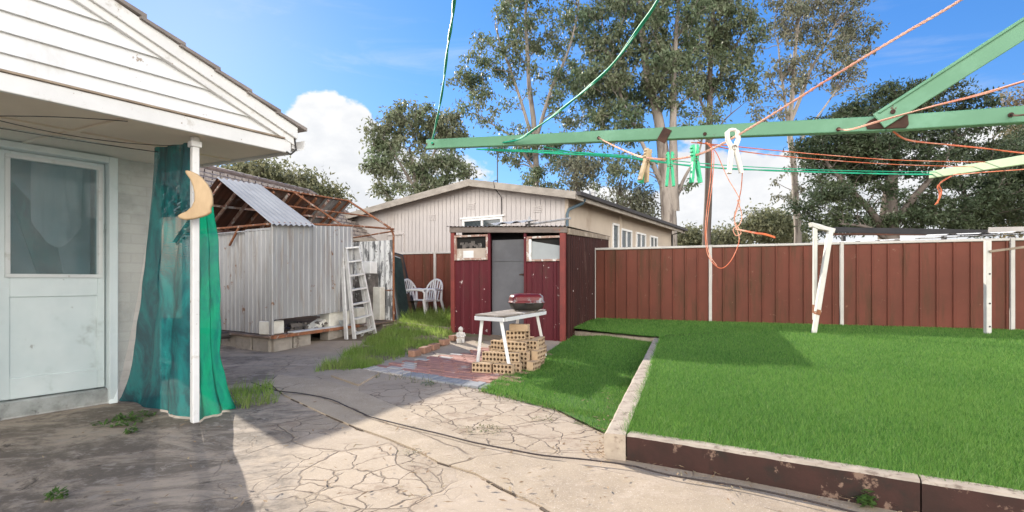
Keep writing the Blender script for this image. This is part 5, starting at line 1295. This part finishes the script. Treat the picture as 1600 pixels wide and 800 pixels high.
# slack tangle of thin orange cord hanging from the arm
cord(dense([AP(1103, 214) + nA * .012 - V((0, 0, .02)), P(1112, 236, 1.62), P(1110, 280, 1.62), P(1104, 330, 1.62), P(1102, 368, 1.62), P(1106, 398, 1.62), P(1117, 414, 1.62), P(1128, 419, 1.62), P(1140, 410, 1.62), P(1150, 392, 1.62), P(1155, 372, 1.62), P(1148, 348, 1.62), P(1149, 335, 1.62), P(1156, 315, 1.62), P(1150, 300, 1.62), P(1138, 280, 1.62), P(1128, 258, 1.62), P(1120, 240, 1.62), AP(1108, 218) - V((0, 0, .012))], 8), .0013, oc, 'slack_cord')
cord(dense([AP(1105, 213) - V((0, 0, .02)), P(1115, 240, 1.60), P(1113, 285, 1.60), P(1107, 330, 1.60), P(1104, 366, 1.60), P(1108, 396, 1.60), P(1120, 415, 1.60)], 8), .0012, oc, 'slack_cord')
cord(dense([P(1160, 267, 1.45), P(1158, 295, 1.5), P(1153, 318, 1.55), P(1147, 340, 1.6), P(1151, 352, 1.62), P(1158, 364, 1.62), P(1150, 368, 1.63), P(1146, 358, 1.63), P(1156, 350, 1.62), P(1159, 335, 1.62), P(1152, 312, 1.6)], 6), .0014, oc, 'slack_cord')
strands(dense([P(1150, 358, 1.62), P(1165, 361, 1.61), P(1180, 364, 1.6), P(1195, 366, 1.6), P(1211, 371, 1.6)], 8), .0022, oc, name='frayed_end')
# rope with pegs
rpts = [AP(938, 217) + nA * .016, P(960, 228, 1.62), P(985, 239, 1.35), P(1008, 246, 1.10), P(1047, 249, 1.09), P(1085, 243, 1.0), P(1116, 231, .96), P(1146, 215, .93), P(1200, 183, .88), P(1320, 108, .79), P(1420, 48, .74), P(1508, -4, .70), P(1800, -190, .55), V((.98, .22, 1.56)), V((1.2, .2, 1.50))]
mb = MB(); rp = dense(rpts, 10)
for s in (0, 2.1, 4.2):
    out = []; L = 0
    for i, p in enumerate(rp):
        if i: L += (p - rp[i - 1]).length
        out.append(p + V((math.cos(L * 260 + s) * .3, math.cos(L * 260 + s) * .6, math.sin(L * 260 + s))) * .0013)
    mb.tube(out, .00135, 5)
build('peg_rope', mb, MT['cord_pink'], label='faded pink rope tied to the green arm and carrying the four pegs', cat='rope', loc=rpts[0], smooth_ang=180)
def peg(name, label, loc, hgt, mat_, splay, w=.010, tilt=0, rounded=False, yaw=0):
    t = thing(name, label, 'clothes peg', loc, 'pegs on the pink rope')
    L = V(loc); up = .38 * hgt; dn = -.62 * hgt
    for s in (-1, 1):
        mb = MB()
        if rounded:
            mb.tube([L + V((s * .0055, 0, up)), L + V((s * .0095, 0, up - .004)), L + V((s * .0095, 0, .012)), L + V((s * .004, 0, 0)), L + V((s * .004, 0, -.008)), L + V((s * splay, s * .003, dn))], [.0025, .0045, .0048, .0045, .005, .0045], 8)
            mb.tube([L + V((0, 0, up + .001)), L + V((s * .006, 0, up))], .0032, 8)
        else:
            mb.bar(L + V((s * .0045, 0, up)), L + V((s * .0030, 0, -.004)), .0052, w, up=(0, 1, 0))
            mb.bar(L + V((s * .0038, 0, -.0045)), L + V((s * splay, 0, dn)), .0056, w, up=(0, 1, 0))
            for q in (.25, .5, .75): mb.bar(L + V((s * .0045 + s * .003, 0, up * q)), L + V((s * .0045 + s * .003, 0, up * q + .0025)), .003, w * .9, up=(0, 1, 0))
        build('prong', mb, mat_, t, smooth_ang=50 if rounded else None, bevel=0 if rounded else .0008)
    mb = MB(); coil = [L + V((.0042 * math.cos(a), -w * .55 + .0011 * a / 6.28 * 2, -.003 + .0042 * math.sin(a))) for a in [i * .7 for i in range(30)]]
    mb.tube(coil, .0008, 5); build('spring', mb, MT['metal'], t)
    t.rotation_euler = (0, tilt, yaw); return t
def off(p): return (p.x, p.y, p.z)
peg('clothes_peg', 'weathered wooden peg with a green tip at the far end of the peg row', off(P(1010, 252, 1.10)), .072, MT['peg_wood'], .0095, .011, math.radians(12), yaw=.5)
mb = MB(); p = P(1011, 283, 1.115); mb.bar(p + V((.002, 0, .02)), p + V((.001, 0, -.004)), .012, .008, up=(0, 1, 0))
pt = [o for o in bpy.data.objects if o.name == 'clothes_peg'][0]; build('green_tip', mb, MT['peg_green'], pt)
peg('clothes_peg', 'straight hanging green plastic peg beside the wooden peg', off(P(1047, 258, 1.09)), .073, MT['peg_green'], .0075, .010, 0, yaw=-.2)
peg('clothes_peg', 'green plastic peg with spread legs nearest to the white peg', off(P(1086, 249, 1.0)), .074, MT['peg_green'], .0095, .010, -.04, yaw=.2)
peg('clothes_peg', 'large weathered white peg clipped over the pink rope before the green arm', off(P(1146, 229, .925)), .078, MT['peg_white'], .0125, .010, math.radians(-4), True)
# ==================================================================== trees
def make_tree(name, label, base, trunk, ells, nclump, leaves, leafm, barkm, r0, ll=.26, lw=.085, sig=.5, droop=.7, group='tall trees beyond the fence', seed=1, flat=.75, twigs=3, limbw=1.0, ymul=1.0):
    """ells: (px, py, rx, ry, Y, ydepth, weight) crown lobes in metres at their own depth"""
    rs_ = np.random.default_rng(seed); random.seed(seed)
    t = thing(name, label, 'tree', base, group)
    wood = MB(); nodes = []
    def limb(pts, r1, r2, n=7):
        k = len(pts); wood.tube(pts, [lerp(r1, r2, i / (k - 1)) for i in range(k)], n, False)
        for i, p in enumerate(pts): nodes.append((V(p), lerp(r1, r2, i / (k - 1))))
    for tr, ra_, rb_2 in trunk: 
        cm = catmull([V(p) for p in tr], 5)
        cm = [p + V((mnoise.noise(p * .35) * .12, mnoise.noise(p * .35 + V((9, 0, 0))) * .12, 0)) for p in cm]
        limb(cm, ra_, rb_2, 10)
    ws = np.array([e[6] * e[2] * e[3] for e in ells]); ws = ws / ws.sum()
    cl = []
    for i in range(nclump):
        e = ells[rs_.choice(len(ells), p=ws)]; c = P(e[0], e[1], e[4])
        while True:
            d = rs_.uniform(-1, 1, 3)
            q = (d ** 2).sum()
            if q < 1 and (q > .25 or rs_.random() < .4): break
        sx, sz = e[2] / F * e[4], e[3] / F * e[4]
        cl.append(V((c.x + d[0] * sx, c.y + d[1] * e[5], c.z + d[2] * sz)))
    cl.sort(key=lambda p: min((p - n[0]).length for n in nodes))
    verts = []
    for c in cl:
        best = min(nodes, key=lambda n: (n[0] - c).length + (1.5 * max(0, n[0].z - c.z + .6)) + (.0 if n[1] > .03 else .25))
        p0, rr = best; L = (c - p0).length
        if L > .25:
            mid = p0.lerp(c, .5) + V((random.uniform(-.15, .15), random.uniform(-.15, .15), random.uniform(-.04, .14))) * L
            r1 = min(rr * .72, .022 + .017 * L) * limbw
            limb(catmull([p0, p0.lerp(mid, .55) + V((0, 0, .04 * L)), mid, c], 3), r1, .010 * limbw + .004, 5)
        for q in range(twigs):
            d = V((random.gauss(0, 1), random.gauss(0, 1), random.gauss(-.1, .7))).normalized() * random.uniform(.5, 1.2) * sig * 1.3
            wood.tube([c, c + d * .5 + V((0, 0, .05)), c + d], [.014, .010, .006], 4, False)
        n = int(leaves * rs_.uniform(.55, 1.4)); s = sig * rs_.uniform(.7, 1.25)
        pos = rs_.normal(0, 1, (n, 3)) * np.array([s, s, s * flat]) + np.array(c)
        dr = rs_.normal(0, 1, (n, 3)); dr[:, 2] -= droop * 1.6; dr /= np.linalg.norm(dr, axis=1)[:, None]
        sd = np.cross(dr, rs_.normal(0, 1, (n, 3))); sd /= np.linalg.norm(sd, axis=1)[:, None] + 1e-6
        a = ll * rs_.uniform(.6, 1.3, n)[:, None]; b = lw * rs_.uniform(.7, 1.3, n)[:, None]
        verts.append(np.stack([pos, pos + dr * a * .5 + sd * b * .5, pos + dr * a, pos + dr * a * .5 - sd * b * .5], 1).reshape(-1, 3))
    build('trunk', wood, MT[barkm], t, smooth_ang=180)
    npmesh('crown', np.concatenate(verts), 4, MT[leafm], parent=t)
    return t
GT = 'tall gum trees behind the neighbour house'
make_tree('gum_tree', 'rounded bushy gum tree standing above the lower end of the taupe gable', (-5.9, 32, 0),
    [([P(655, 470, 32), P(655, 330, 32), P(648, 280, 32), P(640, 230, 32)], .22, .07), ([P(654, 310, 32), P(668, 265, 32.3), P(690, 215, 32.5)], .14, .05), ([P(652, 300, 32), P(630, 265, 31.6), P(606, 225, 31.5)], .12, .04)],
    [(650, 192, 48, 26, 32, 2.2, 1), (600, 212, 26, 24, 32, 1.6, 1), (700, 205, 30, 28, 32, 1.8, 1), (592, 255, 22, 18, 31, 1.4, 1), (640, 250, 50, 30, 32, 2.2, .55), (700, 265, 48, 22, 32, 2.2, .9), (620, 295, 40, 16, 31.5, 1.6, .6), (690, 295, 40, 14, 32, 1.6, .6)],
    250, 58, 'euc', 'bark', .22, .27, .115, .24, .6, GT, 11)
make_tree('gum_tree', 'wide airy gum tree with visible forked limbs rising behind the taupe roof ridge', (1.6, 34, 0),
    [([P(838, 470, 34), P(838, 330, 34), P(836, 220, 34), P(828, 130, 34), P(822, 40, 34), P(826, -40, 34)], .27, .06), ([P(836, 240, 34), P(815, 160, 34.5), P(790, 90, 34.5), P(775, 40, 34.5)], .13, .04), ([P(837, 220, 34), P(862, 140, 33.5), P(890, 70, 33.5), P(905, 0, 33.5)], .14, .04), ([P(838, 270, 34), P(800, 215, 34), P(755, 185, 34)], .10, .03)],
    [(730, 115, 28, 26, 34, 1.6, .9), (775, 85, 40, 40, 34, 2, .75), (760, 170, 50, 28, 34, 2, .7), (850, 25, 75, 50, 34, 2.6, .9), (845, 110, 60, 40, 34, 2.4, .5), (900, 150, 46, 46, 34, 2.2, .9), (805, 225, 50, 30, 34, 2.2, .8), (885, 235, 52, 30, 34, 2.2, .9), (830, 285, 60, 18, 34, 2, .6), (935, 270, 36, 24, 34, 1.6, .8), (820, -50, 80, 40, 34, 2.4, .8)],
    400, 56, 'euc2', 'bark', .27, .27, .11, .24, .7, GT, 12)
make_tree('gum_tree', 'stout pale trunked gum tree forking just above the far end of the taupe house', (8.7, 28, 0),
    [([P(1046, 480, 28), P(1045, 380, 28), P(1043, 320, 28), P(1040, 262, 28), P(1030, 190, 28), P(1012, 110, 28), P(1000, 20, 28), P(995, -60, 28)], .50, .09),
     ([P(1052, 330, 28), P(1054, 262, 27.7), P(1052, 190, 27.7), P(1055, 90, 27.7), P(1060, -20, 27.7)], .30, .07),
     ([P(1040, 300, 28), P(1022, 255, 27.6), P(1005, 225, 27.5), P(975, 160, 27.4), P(955, 90, 27.4)], .16, .04),
     ([P(1057, 310, 28), P(1072, 275, 28), P(1090, 240, 28.2), P(1100, 205, 28.2)], .11, .03)],
    [(975, 40, 72, 55, 28, 2.6, 1), (1000, 120, 62, 50, 28, 2.4, 1), (945, 120, 46, 50, 28, 2, 1), (970, 195, 46, 34, 28, 2, .9), (1050, 45, 52, 55, 28, 2.4, 1), (1045, 130, 46, 46, 28, 2.2, .8), (985, 262, 26, 22, 28, 1.2, .6), (1090, 190, 30, 26, 28, 1.4, .6), (1000, -40, 90, 40, 28, 2.6, 1), (1066, 285, 22, 18, 28, 1.2, .5)],
    500, 60, 'euc2', 'bark', .5, .25, .10, .23, .7, GT, 13)
make_tree('gum_tree', 'straight dark trunked gum tree rising behind the middle of the green arm', (11.4, 30, 0),
    [([P(1105, 480, 30), P(1106, 380, 30), P(1106, 270, 30), P(1108, 170, 30), P(1112, 80, 30), P(1118, -30, 30)], .27, .10), ([P(1108, 190, 30), P(1090, 150, 30), P(1075, 100, 30)], .10, .03), ([P(1110, 150, 30), P(1140, 90, 30), P(1165, 40, 30)], .11, .03), ([P(1107, 225, 30), P(1130, 190, 30), P(1160, 165, 30)], .07, .02)],
    [(1110, 30, 50, 46, 30, 2.2, 1), (1150, 55, 46, 46, 30, 2, 1), (1100, 110, 40, 38, 30, 2, .9), (1150, 125, 40, 34, 30, 1.8, .8), (1095, 175, 34, 18, 30, 1.5, .6), (1130, -40, 70, 36, 30, 2.4, 1)],
    290, 58, 'euc', 'barkdark', .27, .25, .10, .23, .7, GT, 14)
make_tree('gum_tree', 'slender sparse gum tree with open thin limbs beside the dark evergreen', (17.4, 31, 0),
    [([P(1247, 480, 31), P(1246, 380, 31), P(1242, 290, 31), P(1236, 200, 31), P(1238, 120, 31), P(1246, 40, 31), P(1252, -40, 31)], .25, .05), ([P(1237, 190, 31), P(1262, 120, 31), P(1290, 70, 31), P(1315, 20, 31)], .12, .03), ([P(1238, 210, 31), P(1222, 140, 31), P(1214, 60, 31)], .10, .03), ([P(1240, 240, 31), P(1290, 165, 31), P(1330, 110, 31)], .08, .02)],
    [(1215, 40, 40, 42, 31, 2, .8), (1270, 25, 50, 36, 31, 2.2, .8), (1335, 65, 30, 34, 31, 1.5, .9), (1330, 125, 32, 20, 31, 1.4, .8), (1225, 120, 36, 36, 31, 1.8, .8), (1290, 95, 36, 40, 31, 1.8, .45), (1200, 175, 26, 22, 31, 1.3, .6), (1310, 10, 50, 30, 31, 1.8, .6), (1232, 290, 20, 50, 31, 1.0, .25)],
    220, 44, 'euc3', 'bark', .25, .25, .10, .22, .75, GT, 15, limbw=1.15)
make_tree('gum_tree', 'small gum tree with bare twiggy limbs behind the neighbour gutter', (3.6, 30, 0),
    [([P(898, 480, 30), P(897, 380, 30), P(900, 300, 30), P(905, 230, 30)], .15, .04), ([P(960, 480, 30), P(962, 360, 30), P(968, 300, 30), P(975, 260, 30)], .10, .03), ([P(962, 350, 30), P(990, 310, 30), P(1010, 285, 30)], .06, .02)],
    [(930, 325, 30, 18, 30, 1.6, .7), (985, 310, 34, 22, 30, 1.8, .8), (1010, 340, 34, 18, 30, 1.6, .8), (905, 270, 30, 30, 30, 1.5, .6), (975, 350, 40, 14, 30, 1.6, .8)],
    95, 80, 'euc3', 'barkdark', .15, .22, .09, .36, .6, GT, 16)
make_tree('evergreen_tree', 'broad dense dark evergreen with bare inner branches behind the carport', (17.7, 24, 0),
    [([P(1392, 470, 24), P(1390, 380, 24), P(1392, 320, 24), P(1396, 260, 24), P(1400, 190, 24)], .55, .10), ([P(1390, 370, 24), P(1360, 330, 23.5), P(1320, 290, 23.4), P(1290, 250, 23.4)], .2, .05), ([P(1394, 360, 24), P(1430, 310, 23.6), P(1470, 260, 23.4), P(1500, 210, 23.4)], .2, .05), ([P(1394, 340, 24), P(1450, 325, 24.5), P(1530, 300, 24.5)], .18, .04), ([P(1388, 375, 24), P(1350, 355, 23), P(1310, 350, 22.6)], .12, .03)],
    [(1330, 195, 50, 30, 24, 2, 1), (1400, 170, 60, 32, 24, 2.2, 1), (1450, 150, 44, 22, 24, 1.6, .9), (1290, 240, 40, 34, 24, 2, 1), (1350, 245, 70, 40, 24, 2.4, .9), (1430, 235, 70, 45, 24, 2.4, .9), (1500, 215, 50, 40, 24, 2.2, .8), (1540, 265, 56, 40, 24, 2.2, .75), (1285, 310, 34, 34, 24, 1.8, .9), (1350, 300, 60, 24, 23, 1.2, .35), (1480, 310, 70, 30, 24, 2, .8), (1570, 325, 50, 30, 24, 2, .9), (1510, 165, 24, 16, 24, 1.2, .5), (1440, 345, 90, 14, 24, 1.6, .9), (1610, 290, 50, 60, 24, 2.4, .8), (1310, 350, 40, 14, 24, 1.4, .8)],
    420, 190, 'dense', 'barkdark', .45, .20, .065, .27, .25, 'tall trees beyond the fence', 17, .5, 5)
make_tree('evergreen_tree', 'second dark evergreen farther along the fence at the photo edge', (28, 27, 0),
    [([P(1630, 470, 27), P(1628, 340, 27), P(1625, 240, 27)], .35, .08)],
    [(1570, 250, 40, 34, 27, 2, .8), (1620, 270, 50, 60, 27, 2.4, 1), (1560, 345, 50, 18, 27, 1.6, .9), (1640, 220, 40, 40, 27, 2, .8)],
    130, 190, 'dense', 'barkdark', .35, .21, .065, .38, .25, 'tall trees beyond the fence', 18, .5, 4)
make_tree('tan_tree', 'tan leaved tree tip showing above the dark evergreen at the photo edge', (36, 34, 0),
    [([P(1640, 470, 34), P(1632, 300, 34), P(1620, 160, 34)], .25, .05)],
    [(1612, 150, 30, 18, 34, 1.5, 1), (1640, 200, 40, 40, 34, 2, 1), (1596, 338, 14, 26, 25, 1, .5)],
    60, 150, 'tanleaf', 'bark', .25, .24, .1, .42, .5, 'tall trees beyond the fence', 19)
FT_ = 'distant trees on the skyline'
def far(px, y, rx, ry, Y, label, seed, m='farleaf', n=60, lv=110):
    p = P(px, 480, Y)
    make_tree('distant_tree', label, (p.x, Y, 0), [([P(px, 470, Y), P(px, y + ry, Y), P(px + 3, y, Y)], .3, .08)], [(px, y, rx, ry, Y, rx / F * Y * .7, 1), (px - rx * .5, y + ry * .5, rx * .6, ry * .6, Y, 2, .6), (px + rx * .5, y + ry * .6, rx * .6, ry * .6, Y, 2, .6)], n, lv, m, 'barkdark', .3, .42, .17, .75, .4, FT_, seed, .6, 1)
far(1200, 352, 34, 20, 52, 'wide pale olive tree on the skyline right of the hanging orange loop', 31, n=75)
far(1135, 372, 26, 12, 60, 'low olive tree on the skyline inside the hanging orange loop', 32, n=50)
far(1082, 374, 26, 14, 55, 'low olive tree on the skyline beside the stout gum trunk', 33, n=50)
far(1235, 372, 20, 12, 60, 'low tree on the skyline at the foot of the slender gum', 34, n=40)
far(395, 268, 40, 12, 42, 'pale gum crown showing between the porch eave and the tiled roof', 35, n=45, lv=60)
far(455, 285, 42, 18, 44, 'olive gum crown above the end of the tiled roof', 36, n=50, lv=60)
far(510, 305, 22, 14, 44, 'lowest olive gum crown beyond the rusty roof frame', 37, n=26, lv=60)
far(585, 352, 20, 8, 48, 'dark tree seen low between the lean-to frame and the taupe house', 38, n=30)

# ================================================================ sky, light
SUN = V((-.554, .832, 0)).normalized(); EL = math.radians(24.5)
sd_ = bpy.data.lights.new('sun', 'SUN'); sd_.energy = SUN_E; sd_.angle = math.radians(.55); sd_.color = (1, .92, .80)
so = bpy.data.objects.new('sun', sd_); COL.objects.link(so)
dirv = V((SUN.x * math.cos(EL), SUN.y * math.cos(EL), math.sin(EL)))
so.rotation_euler = dirv.to_track_quat('Z', 'Y').to_euler(); so.location = (0, 0, 30)
wd = bpy.data.worlds.new('World'); scene.world = wd; wd.use_nodes = True
nt = wd.node_tree; nn_ = nt.nodes; lk = nt.links.new
bg = nn_['Background']; bg.inputs['Strength'].default_value = SKY_S
sky = nn_.new('ShaderNodeTexSky'); sky.sky_type = 'NISHITA'; sky.sun_disc = False; sky.sun_elevation = EL
sky.sun_rotation = math.atan2(SUN.x, SUN.y); sky.air_density = 1.0; sky.dust_density = .1; sky.ozone_density = 3.0
def wm(op, a, b=0.0, c=None):
    m = nn_.new('ShaderNodeMath'); m.operation = op
    for i, val in enumerate((a, b) if c is None else (a, b, c)):
        if isinstance(val, (int, float)): m.inputs[i].default_value = val
        else: lk(val, m.inputs[i])
    return m.outputs[0]
tcw = nn_.new('ShaderNodeTexCoord'); sep = nn_.new('ShaderNodeSeparateXYZ'); lk(tcw.outputs['Generated'], sep.inputs[0])
def wnoise(scale, det, st=(1, 1, 1), rough=.55, dist=0):
    mp = nn_.new('ShaderNodeMapping'); mp.inputs['Scale'].default_value = st; lk(tcw.outputs['Generated'], mp.inputs[0])
    n = nn_.new('ShaderNodeTexNoise'); n.inputs['Scale'].default_value = scale; n.inputs['Detail'].default_value = det; n.inputs['Roughness'].default_value = rough; n.inputs['Distortion'].default_value = dist
    lk(mp.outputs[0], n.inputs[0]); return n.outputs['Fac']
def mapr(v, a, b, sm=True):
    r = nn_.new('ShaderNodeMapRange'); r.interpolation_type = 'SMOOTHSTEP' if sm else 'LINEAR'
    r.inputs['From Min'].default_value = a; r.inputs['From Max'].default_value = b; lk(v, r.inputs['Value']); return r.outputs[0]
def dird(px, y):
    d = V(((px - 800) / F, 1, (HZ - y) / F)).normalized(); return d
def blob(px, y, rad):     # closeness to a direction in the sky
    d = dird(px, y); vm = nn_.new('ShaderNodeVectorMath'); vm.operation = 'DISTANCE'; vm.inputs[1].default_value = d
    lk(tcw.outputs['Generated'], vm.inputs[0]); return wm('MAXIMUM', wm('SUBTRACT', 1.0, wm('DIVIDE', vm.outputs['Value'], rad)), 0.0)
base = wm('SUBTRACT', .215, sep.outputs[2])              # a low bank of cloud
b1 = wm('MULTIPLY', blob(520, 250, .16), .26); b2 = wm('MULTIPLY', blob(500, 205, .10), .10)
b3 = wm('MULTIPLY', blob(1200, 330, .22), .10)
behind = wm('MULTIPLY', mapr(wm('MULTIPLY', sep.outputs[1], -1.0), -.15, .5), .42)  # extra cloud cover behind the camera, out of view, added as fill light
cum0 = wm('ADD', wm('ADD', wm('ADD', base, b1), wm('ADD', b2, b3)), wm('MULTIPLY', wm('SUBTRACT', wnoise(5.5, 8, (1, 1, 1.5), .56), .5), .42))
cum = wm('ADD', cum0, behind)
mask = mapr(cum, .0, .028)
wis = wm('MULTIPLY', wm('MULTIPLY', mapr(wnoise(3.2, 8, (.8, 1, 4.5), .62, .8), .54, .76), mapr(sep.outputs[2], .15, .26)), .20)
shd = mapr(wnoise(7, 7, (1, 1, 1.6), .6), .30, .72)
mx1 = nn_.new('ShaderNodeMix'); mx1.data_type = 'RGBA'; mx1.inputs[6].default_value = (*[CLOUD * x for x in (.84, .87, .92)], 1); mx1.inputs[7].default_value = (*[CLOUD * x for x in (1.10, 1.10, 1.10)], 1); lk(shd, mx1.inputs[0])
# unseen clouds behind the camera, added and brightened to fill the shaded sides
cb = wm('ADD', 1.0, wm('MULTIPLY', mapr(wm('MULTIPLY', sep.outputs[1], -1.0), -.1, .6), CBACK))
cvs = nn_.new('ShaderNodeVectorMath'); cvs.operation = 'SCALE'; wrm = nn_.new('ShaderNodeMix'); wrm.data_type = 'RGBA'; wrm.blend_type = 'MULTIPLY'; wrm.inputs[7].default_value = (1.05, 1.0, .93, 1); lk(mapr(wm('MULTIPLY', sep.outputs[1], -1.0), -.1, .4), wrm.inputs[0]); lk(mx1.outputs[2], wrm.inputs[6]); lk(wrm.outputs[2], cvs.inputs[0]); lk(cb, cvs.inputs['Scale'])
bw = nn_.new('ShaderNodeRGBToBW'); lk(sky.outputs[0], bw.inputs[0])
sc_ = wm('DIVIDE', 1.0, wm('ADD', 1.0, wm('MULTIPLY', bw.outputs[0], SKYK)))
vsc = nn_.new('ShaderNodeVectorMath'); vsc.operation = 'SCALE'; lk(sky.outputs[0], vsc.inputs[0]); lk(wm('MULTIPLY', sc_, SKYM), vsc.inputs['Scale'])
hs = nn_.new('ShaderNodeHueSaturation'); hs.inputs['Saturation'].default_value = SKYSAT; lk(vsc.outputs[0], hs.inputs['Color'])
tint = nn_.new('ShaderNodeMix'); tint.data_type = 'RGBA'; tint.blend_type = 'MULTIPLY'; tint.inputs[0].default_value = 1; tint.inputs[7].default_value = (.86, .86, 1.0, 1); lk(hs.outputs[0], tint.inputs[6])
mxc = nn_.new('ShaderNodeMix'); mxc.data_type = 'RGBA'; lk(wm('MAXIMUM', mask, wis), mxc.inputs[0]); lk(tint.outputs[2], mxc.inputs[6]); lk(cvs.outputs[0], mxc.inputs[7])
lk(mxc.outputs[2], bg.inputs['Color'])

# ================================================================== camera
cd = bpy.data.cameras.new('camera'); cam = bpy.data.objects.new('camera', cd); COL.objects.link(cam)
cd.sensor_width = 36; cd.lens = 36 * F / 1600; cd.shift_y = (HZ - 400) / 1600
cam.location = (0, 0, CAMZ); cam.rotation_euler = (math.radians(90), 0, 0); cd.clip_start = .05; cd.clip_end = 3000
scene.camera = cam
vs_ = scene.view_settings; vs_.view_transform = 'Standard'; vs_.look = 'None'; vs_.exposure = EXPO; vs_.gamma = 1; vs_.use_curve_mapping = False
scene.cycles.max_bounces = 6; scene.cycles.transparent_max_bounces = 12; scene.cycles.use_denoising = True
